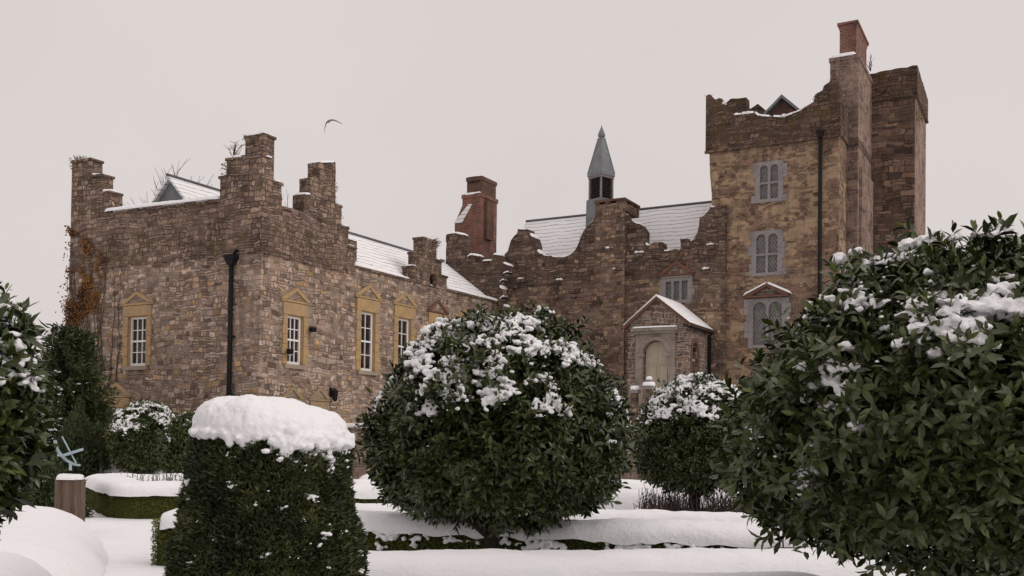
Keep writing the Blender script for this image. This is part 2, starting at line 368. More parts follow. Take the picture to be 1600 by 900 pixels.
# ------------------------------------------------------------------ object helpers
def link(name, me, mat, parent=None, smooth=False):
    me.name = name
    o = bpy.data.objects.new(name, me); COL.objects.link(o)
    if mat is not None: me.materials.append(mat)
    if parent is not None: o.parent = parent
    if smooth: me.polygons.foreach_set('use_smooth', np.ones(len(me.polygons), bool))
    return o
def mesh_np(name, V, T, mat, parent=None, smooth=False, tint=None):
    V = np.ascontiguousarray(V, dtype=np.float32); T = np.ascontiguousarray(T, dtype=np.int32)
    me = bpy.data.meshes.new(name)
    k = T.shape[1]
    me.vertices.add(len(V)); me.vertices.foreach_set('co', V.ravel())
    me.loops.add(T.size); me.loops.foreach_set('vertex_index', T.ravel())
    me.polygons.add(len(T)); me.polygons.foreach_set('loop_start', np.arange(0, T.size, k, dtype=np.int32))
    try: me.polygons.foreach_set('loop_total', np.full(len(T), k, dtype=np.int32))
    except Exception: pass
    if tint is not None:
        a = me.attributes.new('tint', 'FLOAT', 'POINT'); a.data.foreach_set('value', np.ascontiguousarray(tint, dtype=np.float32))
    me.update(calc_edges=True); me.validate()
    return link(name, me, mat, parent, smooth)
def tag(o, label, cat, group=None, kind=None):
    if label: o['label'] = label
    if cat: o['category'] = cat
    if group: o['group'] = group
    if kind: o['kind'] = kind
    return o
def empty(name, loc=(0, 0, 0), rz=0.0):
    o = bpy.data.objects.new(name, None); COL.objects.link(o)
    o.location = loc; o.rotation_euler = (0, 0, rz); o.empty_display_size = 0.2
    return o

class MB:
    def __init__(self): self.v = []; self.f = []
    def add(self, vs, fs):
        b = len(self.v); self.v += [tuple(x) for x in vs]; self.f += [tuple(b + i for i in f) for f in fs]
    def box(self, x0, x1, y0, y1, z0, z1):
        self.add([(x, y, z) for z in (z0, z1) for y in (y0, y1) for x in (x0, x1)],
                 [(0, 2, 3, 1), (4, 5, 7, 6), (0, 1, 5, 4), (2, 6, 7, 3), (0, 4, 6, 2), (1, 3, 7, 5)])
    def frustum(self, cx, cy, z0, z1, a0, b0, a1, b1, cx1=None, cy1=None):
        cx1 = cx if cx1 is None else cx1; cy1 = cy if cy1 is None else cy1
        vs = [(cx - a0, cy - b0, z0), (cx + a0, cy - b0, z0), (cx + a0, cy + b0, z0), (cx - a0, cy + b0, z0),
              (cx1 - a1, cy1 - b1, z1), (cx1 + a1, cy1 - b1, z1), (cx1 + a1, cy1 + b1, z1), (cx1 - a1, cy1 + b1, z1)]
        self.add(vs, [(0, 3, 2, 1), (4, 5, 6, 7), (0, 1, 5, 4), (1, 2, 6, 5), (2, 3, 7, 6), (3, 0, 4, 7)])
    def panel(self, outer, holes, axis, c0, c1):
        loops = [outer] + list(holes)
        flat = [p for lp in loops for p in lp]
        tris = tessellate_polygon([[Vector((a, z, 0)) for a, z in lp] for lp in loops])
        g = (lambda a, c, z: (a, c, z)) if axis == 'w' else (lambda a, c, z: (c, a, z))
        n = len(flat)
        vs = [g(a, c0, z) for a, z in flat] + [g(a, c1, z) for a, z in flat]
        fs = [tuple(t) for t in tris] + [tuple(i + n for i in reversed(t)) for t in tris]
        b = 0
        for lp in loops:
            m = len(lp)
            for i in range(m):
                j = (i + 1) % m
                fs.append((b + i, b + j, n + b + j, n + b + i))
            b += m
        self.add(vs, fs)
    def tube(self, pts, rad, seg=8, cap=True):
        pts = [Vector(p) for p in pts]
        if not hasattr(rad, '__len__'): rad = [rad] * len(pts)
        base = len(self.v); up = Vector((0.31, 0.17, 0.93)).normalized()
        for i, p in enumerate(pts):
            d = (pts[min(i + 1, len(pts) - 1)] - pts[max(i - 1, 0)])
            d = d.normalized() if d.length > 1e-9 else Vector((0, 0, 1))
            a = d.cross(up)
            if a.length < 0.05: a = d.cross(Vector((1, 0, 0)))
            a.normalize(); b = d.cross(a)
            for k in range(seg):
                t = 2 * math.pi * k / seg
                self.v.append(tuple(p + (a * math.cos(t) + b * math.sin(t)) * rad[i]))
        for i in range(len(pts) - 1):
            for k in range(seg):
                k2 = (k + 1) % seg
                self.f.append((base + i * seg + k, base + i * seg + k2, base + (i + 1) * seg + k2, base + (i + 1) * seg + k))
        if cap:
            self.f.append(tuple(base + k for k in reversed(range(seg))))
            self.f.append(tuple(base + (len(pts) - 1) * seg + k for k in range(seg)))
    def lathe(self, cx, cy, prof, seg=16):
        base = len(self.v)
        for r, z in prof:
            for k in range(seg):
                t = 2 * math.pi * k / seg
                self.v.append((cx + r * math.cos(t), cy + r * math.sin(t), z))
        for i in range(len(prof) - 1):
            for k in range(seg):
                k2 = (k + 1) % seg
                self.f.append((base + i * seg + k, base + i * seg + k2, base + (i + 1) * seg + k2, base + (i + 1) * seg + k))
        self.f.append(tuple(base + k for k in reversed(range(seg))))
        self.f.append(tuple(base + (len(prof) - 1) * seg + k for k in range(seg)))
    def build(self, name, mat, parent=None, smooth=False, bevel=0.0):
        me = bpy.data.meshes.new(name); me.from_pydata(self.v, [], self.f)
        bm = bmesh.new(); bm.from_mesh(me)
        bmesh.ops.recalc_face_normals(bm, faces=bm.faces)
        if bevel:
            bmesh.ops.bevel(bm, geom=bm.edges[:], offset=bevel, segments=1, affect='EDGES', profile=0.5)
        bm.to_mesh(me); bm.free(); me.update()
        return link(name, me, mat, parent, smooth)

# snow lying along a line: rounded bank, ragged lower edge
def roll(path, hw, z0, h, ex=2.4, amp=0.03, ns=3.0, seed=0, edge=0.0, step=0.1, M_=18, taper=True, sm=6):
    P = np.array(path, float)
    seg = np.linalg.norm(np.diff(P, axis=0), axis=1); L = np.concatenate([[0], np.cumsum(seg)])
    n = max(6, int(L[-1] / step)); s = np.linspace(0, L[-1], n)
    C = np.stack([np.interp(s, L, P[:, k]) for k in range(P.shape[1])], 1)
    xy = C[:, :2]; d = np.gradient(xy, axis=0); d /= np.linalg.norm(d, axis=1)[:, None] + 1e-9
    if len(P) > 2:
        for _ in range(sm): d[1:-1] = (d[:-2] + d[1:-1] + d[2:]) / 3
        d /= np.linalg.norm(d, axis=1)[:, None]
    nrm = np.stack([-d[:, 1], d[:, 0]], 1)
    zb = C[:, 2] if C.shape[1] > 2 else np.full(n, z0)
    th = np.linspace(0, math.pi, M_)
    cx = np.sign(np.cos(th)) * np.abs(np.cos(th)) ** (2 / ex); sz = np.sin(th).clip(0) ** (2 / ex)
    dist = np.minimum(s, L[-1] - s)
    te = min(hw if taper is True else max(taper, 0.01), L[-1] * 0.22)
    tf = np.sqrt(np.clip(1 - (np.clip(te - dist, 0, te) / te) ** 2, 0.0, 1)) if taper else np.ones(n)
    tf = 0.03 + 0.97 * tf
    V = np.zeros((n, M_, 3))
    V[..., 0] = xy[:, 0, None] + nrm[:, 0, None] * cx[None] * hw * tf[:, None]
    V[..., 1] = xy[:, 1, None] + nrm[:, 1, None] * cx[None] * hw * tf[:, None]
    V[..., 2] = zb[:, None] + h * sz[None] * (0.35 + 0.65 * tf[:, None])
    q = V * ns + seed * 3.7
    nz = fbm(q, 3) - 0.5; n2 = fbm(q * 0.35 + 9, 2) - 0.5
    V[..., 2] += (amp * 2 * nz + amp * 2.2 * n2 + amp * 0.7 * (fbm(q * 4.3 + 5, 2) - 0.5)) * (0.25 + 0.75 * sz[None])
    off = amp * (2 * (fbm(q + 31, 3) - 0.5) + 0.8 * (fbm(q * 4.3 + 8, 2) - 0.5)) * np.sign(cx)[None] * (np.abs(cx)[None] ** 2)
    V[..., 0] += nrm[:, 0, None] * off; V[..., 1] += nrm[:, 1, None] * off
    if edge:
        e = edge * (fbm(np.stack([V[..., 0], V[..., 1], V[..., 0] * 0 + seed], -1) * 4.0, 3) - 0.55) * 2
        V[..., 2] += e * (1 - sz[None]) ** 2
    idx = np.arange(n * M_).reshape(n, M_)
    Q = np.stack([idx[:-1, :-1], idx[1:, :-1], idx[1:, 1:], idx[:-1, 1:]], -1).reshape(-1, 4)
    return V.reshape(-1, 3), Q
class Bag:                                             # gathers numpy pieces into one mesh
    def __init__(self): self.V = []; self.T = []; self.tint = []; self.n = 0
    def add(self, V, T, tint=None):
        if len(V) == 0: return
        self.V.append(V); self.T.append(np.asarray(T) + self.n); self.n += len(V)
        if tint is not None: self.tint.append(tint)
    def build(self, name, mat, parent=None, smooth=True):
        if not self.V: return None
        return mesh_np(name, np.concatenate(self.V), np.concatenate(self.T), mat, parent, smooth, np.concatenate(self.tint) if self.tint else None)

_bm = bmesh.new(); bmesh.ops.create_icosphere(_bm, subdivisions=2, radius=1); ICO_V = np.array([v.co[:] for v in _bm.verts]); ICO_T = np.array([[v.index for v in f.verts] for f in _bm.faces]); _bm.free()
def blobs(C, R, flat=0.7, seed=0, amp=0.35):
    C = np.asarray(C, float); R = np.asarray(R, float); n = len(C)
    if n == 0: return np.zeros((0, 3)), np.zeros((0, 3), int)
    q = ICO_V[None] * 1.6 + np.arange(n)[:, None, None] * 5.13 + seed
    d = 1 + amp * 2 * (fbm(q, 2) - 0.5)
    V = ICO_V[None] * d[..., None] * R[:, None, None]
    V[..., 2] *= flat
    V = V + C[:, None]
    T = (ICO_T[None] + (np.arange(n) * len(ICO_V))[:, None, None]).reshape(-1, 3)
    return V.reshape(-1, 3), T

def fuse(name, V, T, vox, parent, amp=0.006):            # melt touching lumps of snow into one crust
    me = bpy.data.meshes.new('raw'); me.from_pydata(V.tolist(), [], T.tolist())
    o = bpy.data.objects.new('raw', me); COL.objects.link(o)
    md = o.modifiers.new('r', 'REMESH'); md.mode = 'VOXEL'; md.voxel_size = vox
    dg = bpy.context.evaluated_depsgraph_get(); ev = o.evaluated_get(dg); m2 = bpy.data.meshes.new_from_object(ev)
    bpy.data.objects.remove(o); bpy.data.meshes.remove(me)
    n = len(m2.vertices); co = np.empty(n * 3); m2.vertices.foreach_get('co', co); co = co.reshape(-1, 3)
    nr = np.empty(n * 3); m2.vertices.foreach_get('normal', nr); nr = nr.reshape(-1, 3)
    co += nr * ((fbm(co / (vox * 3.2), 3) - 0.5) * 2 * amp * 2.2)[:, None]
    m2.vertices.foreach_set('co', co.ravel()); m2.update()
    return link(name, m2, M['snow'], parent, True)
def norm(a): return a / (np.linalg.norm(a, axis=-1, keepdims=True) + 1e-9)
LT = np.array([(0, 1, 2), (0, 3, 1), (2, 1, 4), (2, 4, 5), (1, 3, 6), (1, 6, 4), (5, 4, 7), (4, 6, 7)])
def leaves(P, D, Nn, L, W, fold=0.3, droop=0.18):
    n = len(P); D = norm(D); S = norm(np.cross(D, Nn)); Nn = np.cross(S, D)
    L = np.broadcast_to(L, (n,))[:, None]; W = np.broadcast_to(W, (n,))[:, None] * 0.5
    def c(t): return P + D * L * t - Nn * L * droop * t * t
    V = np.zeros((n, 8, 3))
    V[:, 0] = P; V[:, 7] = c(1)
    for i, (t, w) in enumerate(((0.34, 0.95), (0.70, 0.88))):
        m = c(t); V[:, 1 + 3 * i] = m
        V[:, 2 + 3 * i] = m + S * W * w + Nn * W * w * fold
        V[:, 3 + 3 * i] = m - S * W * w + Nn * W * w * fold
    T = (LT[None] + (np.arange(n) * 8)[:, None, None]).reshape(-1, 3)
    return V.reshape(-1, 3), T
DT = np.array([(0, 1, 2), (0, 2, 3)])
def diamonds(P, D, Nn, L, W):
    n = len(P); D = norm(D); S = norm(np.cross(D, Nn))
    L = np.broadcast_to(L, (n,))[:, None]; W = np.broadcast_to(W, (n,))[:, None] * 0.5
    V = np.stack([P, P + D * L * 0.5 + S * W, P + D * L, P + D * L * 0.5 - S * W], 1)
    T = (DT[None] + (np.arange(n) * 4)[:, None, None]).reshape(-1, 3)
    return V.reshape(-1, 3), T

# ================================================================== THE SETTING
# snow-covered ground: fine grid near, coarse far, one sheet
def ground():
    a = np.concatenate([-np.geomspace(1500, 32, 14), np.linspace(-30, 30, 260), np.geomspace(32, 1500, 14)])
    b = np.concatenate([-np.geomspace(300, 6, 8), np.linspace(-5, 45, 240), np.geomspace(47, 2500, 16)])
    X, Y = np.meshgrid(a, b, indexing='ij')
    fade = np.exp(-((X / 28) ** 2 + ((Y - 15) / 34) ** 2) ** 2)
    q = np.stack([X, Y, X * 0], -1)
    Z = 0.06 + fade * (0.10 * (fbm(q * 0.5, 3) - 0.5) + 0.07 * (fbm(q * 2.1 + 4, 3) - 0.5))
    V = np.stack([X, Y, Z], -1).reshape(-1, 3)
    i = np.arange(X.size).reshape(X.shape)
    Q = np.stack([i[:-1, :-1], i[1:, :-1], i[1:, 1:], i[:-1, 1:]], -1).reshape(-1, 4)
    o = mesh_np('ground', V, Q, M['ground'], None, True)
    o['kind'] = 'structure'
ground()

# ================================================================== BUILDINGS
def jag(pts, step=0.22, amp=0.05, seed=1):
    r = random.Random(seed); out = [pts[0]]
    for p, q in zip(pts, pts[1:]):
        d = math.hypot(q[0] - p[0], q[1] - p[1]); n = max(1, int(d / step))
        for k in range(1, n):
            t = k / n
            out.append((p[0] + (q[0] - p[0]) * t + r.uniform(-amp, amp) * 0.6, p[1] + (q[1] - p[1]) * t + r.uniform(-amp, amp)))
        out.append(q)
    return out
def rect(a0, a1, z0, z1): return [(a0, z0), (a1, z0), (a1, z1), (a0, z1)]
def arch(a0, a1, z0, z1, n=8):
    r = (a1 - a0) / 2; c = (a0 + a1) / 2
    return [(a0, z0), (a1, z0)] + [(c + r * math.cos(math.pi * k / n), z1 - r + r * math.sin(math.pi * k / n)) for k in range(n + 1)]
def snow_top(bag, pts, axis, c0, c1, prob=1.0, h=0.07, slope=0.75, seed=1, over=0.03, skip=None):
    r = random.Random(seed); cm = (c0 + c1) / 2; hw = abs(c1 - c0) / 2 + over
    for i, (p, q) in enumerate(zip(pts, pts[1:])):
        L = abs(q[0] - p[0])
        if L < 0.08 or abs(q[1] - p[1]) > slope * L or r.random() > prob: continue
        hh = h * r.uniform(0.7, 1.25)
        P = [(p[0], cm, p[1] - 0.02), (q[0], cm, q[1] - 0.02)] if axis == 'w' else [(cm, p[0], p[1] - 0.02), (cm, q[0], q[1] - 0.02)]
        V, Q = roll(P, hw, 0, hh + 0.02, 2.6, 0.012, 4.0, seed + i * 3.1, step=0.08, M_=10)
        bag.add(V, Q)

def coping(mb, pts, axis, c0, c1, seed=1, t=0.09, over=0.05):
    r = random.Random(seed); lo, hi = min(c0, c1) - over, max(c0, c1) + over
    for p, q in zip(pts, pts[1:]):
        L = abs(q[0] - p[0])
        if L < 0.2 or abs(q[1] - p[1]) > 0.2 * L: continue
        a, n = p[0], max(1, int(L / 0.5)); d = (q[0] - p[0]) / n
        for k in range(n):
            z = p[1] + (q[1] - p[1]) * (k + 0.5) / n + r.uniform(-0.015, 0.015)
            x0, x1 = sorted((a + d * k, a + d * (k + 1))); e = 0.04 if n == 1 else -0.006
            x0 -= e; x1 += e; j = r.uniform(-0.02, 0.02)
            if axis == 'w': mb.box(x0, x1, lo + j, hi + j, z - t, z)
            else: mb.box(lo + j, hi + j, x0, x1, z - t, z)
def moss_top(root, lines, per_m=90, seed=1, size=(0.03, 0.10)):
    g = np.random.default_rng(seed); P = []
    for pts, axis, c0, c1 in lines:
        A = np.array(pts)
        for p, q in zip(A[:-1], A[1:]):
            L = np.linalg.norm(q - p); n = int(per_m * L * (0.3 + 1.2 * g.random()))
            if n < 1: continue
            t = g.random(n)[:, None]; X = p + (q - p) * t; c = g.uniform(min(c0, c1) - 0.03, max(c0, c1) + 0.03, n)
            X = X + np.stack([g.normal(size=n) * 0.03, -np.abs(g.normal(size=n)) * 0.05 + 0.01], 1)
            P.append(np.stack([X[:, 0], c, X[:, 1]], 1) if axis == 'w' else np.stack([c, X[:, 0], X[:, 1]], 1))
    P = np.concatenate(P); keep = fbm(P * 2.3 + seed, 2) > 0.47; P = P[keep]; n = len(P)
    V, T = diamonds(P, g.normal(size=(n, 3)) + np.array([0, 0, 0.5]), g.normal(size=(n, 3)), g.uniform(*size, n), g.uniform(0.015, 0.035, n))
    mesh_np('moss', V, T, M['moss'], root, False, np.repeat(g.random(n), 4))
def place(o, axis, a, c, z):
    if axis == 'w': o.location = (a, c, z)
    else: o.location = (c, a, z); o.rotation_euler = (0, 0, math.pi / 2)

def surround_mb(W, H, jw, lh, sillh=0.0):
    s = MB()
    for sg in (-1, 1):
        x0, x1 = sorted((sg * W / 2, sg * (W / 2 + jw)))
        n = max(3, int(H / 0.3)); z = 0
        for k in range(n):                                            # quoin stones, long and short
            zz = H * (k + 1) / n; e = 0.035 if k % 2 else 0.0
            s.box(x0 - (e if sg < 0 else 0), x1 + (e if sg > 0 else 0), -0.035 - 0.006 * (k % 2), 0.012, z + 0.006, zz - 0.004); z = zz
        xr = sorted((sg * W / 2, sg * (W / 2 - 0.025))); s.box(xr[0], xr[1], 0.004, 0.2, 0.0, H)
    s.box(-W / 2 - jw - 0.02, W / 2 + jw + 0.02, -0.05, 0.012, H + 0.004, H + lh)
    s.box(-W / 2, W / 2, 0.004, 0.2, H - 0.025, H)
    return s
def pediment_parts(par, hw, z0, ph, mat, tymp, t=0.085, proj=0.055):
    s = MB()
    s.box(-hw, hw, -proj, 0.01, z0 + 0.004, z0 + t * 0.8)
    for sg in (-1, 1):
        o = [(sg * (hw + 0.03), z0 + t * 0.8 + 0.003), (0, z0 + ph), (0, z0 + ph - t * 1.25), (sg * (hw - 0.22), z0 + t * 0.8 + 0.003)]
        s.panel(o if sg > 0 else o[::-1], [], 'w', -proj - 0.02 - 0.003 * sg, 0.01)
    f = s.build('pediment', mat, par)
    m = MB(); m.panel([(-hw + 0.18, z0 + t * 0.8), (hw - 0.18, z0 + t * 0.8), (0, z0 + ph - t)], [], 'w', -0.03, 0.008)
    m.build('tympanum', tymp, par)
def sash_window(root, axis, c, a0, a1, z0, z1, cols=2, rows=4, jw=0.2, lh=0.3, ph=0.42, surround='sandstone', sill=True, ped='sandstone', depth=0.13, pw=0.12):
    W, H = a1 - a0, z1 - z0
    m = MB(); fw = 0.065; d0, d1 = depth - 0.05, depth + 0.03
    for sg in (-1, 1):
        x = sorted((sg * (W / 2 - 0.026), sg * (W / 2 - 0.026 - fw))); m.box(x[0], x[1], d0, d1, 0, H - 0.026)
    iw = W / 2 - 0.026 - fw
    m.box(-iw, iw, d0, d1, H - 0.026 - fw, H - 0.027); m.box(-iw, iw, d0, d1, 0.001, fw * 1.5)
    lo, hi = fw * 1.5, H - 0.026 - fw
    mid = (lo + hi) / 2
    m.box(-iw, iw, d0 + 0.005, d1 - 0.004, mid - 0.03, mid + 0.03)
    for k in range(1, cols):
        x = -iw + 2 * iw * k / cols; m.box(x - 0.016, x + 0.016, d0 + 0.02, d1 - 0.008, lo, hi)
    for k in range(1, rows):
        z = lo + (hi - lo) * k / rows
        if abs(z - mid) > 0.05: m.box(-iw, iw, d0 + 0.023, d1 - 0.011, z - 0.014, z + 0.014)
    w = m.build('window', M['white'], root); place(w, axis, (a0 + a1) / 2, c, z0)
    g = MB(); g.box(-iw - 0.01, iw + 0.01, d1 - 0.02, d1 + 0.02, lo - 0.02, hi + 0.01); g.build('pane', M['glass'], w)
    surround_mb(W, H, jw, lh).build('surround', M[surround], w)
    if sill:
        s = MB(); s.box(-W / 2 - jw * 0.7, W / 2 + jw * 0.4, -0.09, 0.12, -0.13, -0.004); s.build('sill', M['sill'], w)
    if ph: pediment_parts(w, W / 2 + jw + pw, H + lh + 0.02, ph, M[ped], M['wing'])
    return w

def px_rect_w(l, r, t, b, w):
    ym, xm = (t + b) / 2, (l + r) / 2
    return FW(l, ym, w)[0], FW(r, ym, w)[0], FW(xm, b, w)[1], FW(xm, t, w)[1]
def px_rect_u(l, r, t, b, u):
    ym, xm = (t + b) / 2, (l + r) / 2
    return FU(l, ym, u)[0], FU(r, ym, u)[0], FU(xm, b, u)[1], FU(xm, t, u)[1]

# ------------------------------------------------------------------ the wing on the left
wing = empty('stone_house', BLOC, BANG)
tag(wing, 'long pale stone house wing with stepped parapets, sash windows and ochre pediments at left', 'building')
WF, UF = -14.9, 0.0                                    # front face and right-hand face
KU, KZ = FW(400, 393, WF)
UL = FW(109, 380, WF)[0]
ZS = KZ
hole_f = [px_rect_w(200, 229, 494, 572, WF), px_rect_w(168, 196, 636, 705, WF)]
hole_r = [px_rect_u(448, 473, 493, 570, UF), px_rect_u(563, 585, 487, 580, UF), px_rect_u(621, 641, 497, 586, UF), px_rect_u(674, 691, 507, 592, UF),
          px_rect_u(720, 734, 517, 596, UF), px_rect_u(446, 464, 640, 700, UF), px_rect_u(489, 506, 640, 700, UF)]
EA0 = FU(556, 418, UF); EA1 = FU(772, 472, UF)
ZE = (EA0[1] + EA1[1]) / 2 + 0.0
STEPW = FU(556, 400, UF)[0]
w_ = MB()
w_.panel(rect(UL, UF, -0.3, ZS), [rect(*h) for h in hole_f], 'w', WF, WF + 0.55)
w_.panel([(WF + 0.55, -0.3), (-0.02, -0.3), (-0.02, ZE), (STEPW, ZE), (STEPW, ZS), (WF + 0.55, ZS)], [rect(*h) for h in hole_r], 'u', UF, UF - 0.55)
w_.panel(rect(WF + 0.55, -9.5, -0.3, ZS), [], 'u', UL, UL + 0.55)
w_.panel(rect(UL + 0.55, -5.8, -0.3, ZS), [], 'w', -9.5 - 0.55, -9.5)
w_.panel(rect(-9.5, -0.02, -0.3, ZE), [], 'u', -5.8, -5.3)
w_.build('wall', M['wing'], wing)
m = MB(); m.box(UL - 0.01, UF + 0.05, WF - 0.05, WF + 0.2, ZS - 0.05, ZS + 0.03); m.box(UF - 0.2, UF + 0.05, WF + 0.2, STEPW, ZS - 0.05, ZS + 0.03)
m.build('string_course', M['wing_parapet'], wing)
# parapets
sn = Bag()
fr = [FW(x, y, WF) for x, y in ((111, 250), (141, 247), (141, 272), (158, 272), (158, 299), (172, 299), (172, 331), (343, 311), (343, 276), (353, 274), (353, 246), (382, 244), (382, 212))]
zc = FW(391, 211, WF)[1]
fr = [(UL, fr[0][1])] + fr[1:-1] + [(fr[-1][0], zc), (UF, zc)]
pp = MB()
pp.panel([(UF, ZS + 0.03), (UL, ZS + 0.03)] + jag(fr, 0.25, 0.035, 3), [], 'w', WF + 0.02, WF + 0.5)
rt = [FU(x, y, UF) for x, y in ((414, 212), (414, 243), (427, 247), (427, 281), (441, 285), (441, 323), (476, 331), (476, 303), (486, 303), (486, 277), (499, 277), (499, 253), (525, 253), (525, 318), (534, 321), (534, 351), (545, 354), (545, 382), (556, 386), (556, 402))]
rt = [(WF + 0.5, zc)] + [(rt[0][0], zc)] + rt[1:]
pp.panel([(STEPW, ZS - 0.4), (WF + 0.5, ZS + 0.03)][1:] + jag(rt, 0.25, 0.035, 4) + [(rt[-1][0], ZS + 0.03)], [], 'u', UF - 0.02, UF - 0.5)
pp.panel(rect(WF + 0.5, -9.5, ZS + 0.03, ZS + 1.5), [], 'u', UL + 0.02, UL + 0.5)
pp.panel(rect(UL + 0.5, UF - 0.5, ZS + 0.03, ZS + 1.3), [], 'w', -10.05, -9.55)
gz = [FU(x, y, UF) for x, y in ((643, 442), (643, 416), (652, 416), (652, 394), (660, 394), (660, 373), (681, 374), (681, 405), (689, 406), (689, 430), (697, 432), (697, 457))]
ocl, ocr, oc0, oc1 = px_rect_u(670, 682, 428, 449, UF)
occ = [((ocl + ocr) / 2 + (ocr - ocl) / 2 * math.cos(t), (oc0 + oc1) / 2 + (oc1 - oc0) / 2 * math.sin(t)) for t in [2 * math.pi * k / 14 for k in range(14)]]
gzo = [(gz[0][0], ZE)] + gz[1:-1] + [(gz[-1][0], ZE)]
pp.panel(gzo, [occ], 'u', UF + 0.03, UF - 0.42)
pp.build('parapet', M['wing_parapet'], wing)
m = MB(); m.panel(occ, [], 'u', UF - 0.2, UF - 0.3); m.build('oculus', M['glass'], wing)
snow_top(sn, fr, 'w', WF, WF + 0.5, 0.95, 0.09, seed=2)
snow_top(sn, rt, 'u', UF, UF - 0.5, 0.55, 0.07, seed=9)
snow_top(sn, gzo, 'u', UF, UF - 0.42, 0.8, 0.07, seed=12)
cpm = MB(); coping(cpm, fr, 'w', WF + 0.02, WF + 0.5, 3); coping(cpm, rt, 'u', UF - 0.02, UF - 0.5, 4); coping(cpm, gzo, 'u', UF + 0.03, UF - 0.42, 5)
cpm.build('coping', M['wing_parapet'], wing, bevel=0.015)
moss_top(wing, [(fr, 'w', WF - 0.02, WF + 0.3), (rt, 'u', UF + 0.02, UF - 0.3), (gzo, 'u', UF + 0.04, UF - 0.3)], 80, 3)
# coping of snow along the front parapet
a, b = fr[6], fr[7]
V, Q = roll([(a[0] - 0.35, WF + 0.22, a[1]), (b[0], WF + 0.22, b[1])], 0.34, 0, 0.16, 2.8, 0.014, 3, 5, step=0.1); sn.add(V, Q)
V, Q = roll([(UF - 0.25, STEPW, ZE + 0.06), (UF - 0.25, gz[0][0], ZE + 0.06)], 0.30, 0, 0.09, 2.8, 0.014, 3, 6, step=0.1); sn.add(V, Q)
V, Q = roll([(UF - 0.25, gz[-1][0], ZE + 0.06), (UF - 0.25, -0.1, ZE + 0.06)], 0.34, 0, 0.14, 2.8, 0.014, 3, 7, step=0.1); sn.add(V, Q)
sn.build('snow_cap', M['snow'], wing)
# eaves course and roof of the range
m = MB(); m.box(UF - 0.3, UF + 0.07, STEPW + 0.01, gz[0][0] - 0.01, ZE - 0.02, ZE + 0.06); m.box(UF - 0.3, UF + 0.07, gz[-1][0] + 0.01, -0.05, ZE - 0.02, ZE + 0.06)
m.build('eaves', M['wing_parapet'], wing)
RU = -2.7
rz = FU(600, 381, RU)[1]
m = MB()
y0, y1 = STEPW - 0.2, -0.45
m.add([(UF - 0.1, y0, ZE + 0.06), (UF - 0.1, y1, ZE + 0.06), (RU, y1 - 0.0, rz), (RU, y0, rz), (-5.6, y0, ZE + 0.06), (-5.6, y1, ZE + 0.06)],
      [(0, 1, 2, 3), (3, 2, 5, 4), (0, 3, 4), (1, 5, 2), (0, 4, 5, 1)])
m.build('roof', M['roof'], wing)
m = MB(); m.tube([(RU, y0, rz + 0.02), (RU, y1, rz + 0.02)], 0.07, 6); m.build('ridge_tile', M['slate'], wing)
# slated attic roof behind the front parapet
au, az = FW(268, 279, WF + 1.6)
sl = 1.05
m = MB(); m.panel([(au - 1.9, az - 1.9 * sl), (au + 1.9, az - 1.9 * sl), (au, az)], [], 'w', WF + 1.6, WF + 1.7); m.build('gable_end', M['lead'], wing)
m = MB()
for sg in (-1, 1):
    m.add([(au - sg * 0.0, WF + 1.45, az + 0.07), (au + sg * 2.0, WF + 1.45, az + 0.07 - 2.0 * sl), (au + sg * 2.0, -10.2, az + 0.07 - 2.0 * sl), (au, -10.2, az + 0.07),
           (au, WF + 1.45, az - 0.04), (au + sg * 2.0, WF + 1.45, az - 0.04 - 2.0 * sl), (au + sg * 2.0, -10.2, az - 0.04 - 2.0 * sl), (au, -10.2, az - 0.04)],
          [(0, 1, 2, 3), (4, 7, 6, 5), (0, 4, 5, 1), (3, 2, 6, 7), (1, 5, 6, 2)])
m.build('attic_roof', M['roof'], wing)
m = MB(); m.tube([(au, WF + 1.4, az + 0.09), (au, -10.2, az + 0.09)], 0.06, 6); m.build('ridge_tile', M['slate'], wing)
m = MB(); m.box(UL + 0.5, UF - 0.5, WF + 0.5, -10.1, ZS - 0.1, ZS + 0.1); m.build('roof_deck', M['slate'], wing)
# windows
h = hole_f[0]; sash_window(wing, 'w', WF, *h, cols=3, rows=4, jw=0.2, lh=0.34, ph=0.45)
h = hole_f[1]; sash_window(wing, 'w', WF, *h, cols=2, rows=4, jw=0.16, lh=0.30, ph=0.5, sill=False)
h = hole_r[0]; sash_window(wing, 'u', UF, *h, cols=3, rows=4, jw=0.2, lh=0.38, ph=0.48)
for k in (1, 2): sash_window(wing, 'u', UF, *hole_r[k], cols=2, rows=4, jw=0.24, lh=0.42, ph=0.52)
sash_window(wing, 'u', UF, *hole_r[3], cols=2, rows=4, jw=0.24, lh=0.42, ph=0.52, ped='redstone')
sash_window(wing, 'u', UF, *hole_r[4], cols=2, rows=4, jw=0.22, lh=0.42, ph=0.52)
for k in (5, 6): sash_window(wing, 'u', UF, *hole_r[k], cols=2, rows=2, jw=0.18, lh=0.26, ph=0.45, pw=0.1, surround='sandstone_dull', ped='sandstone_dull')
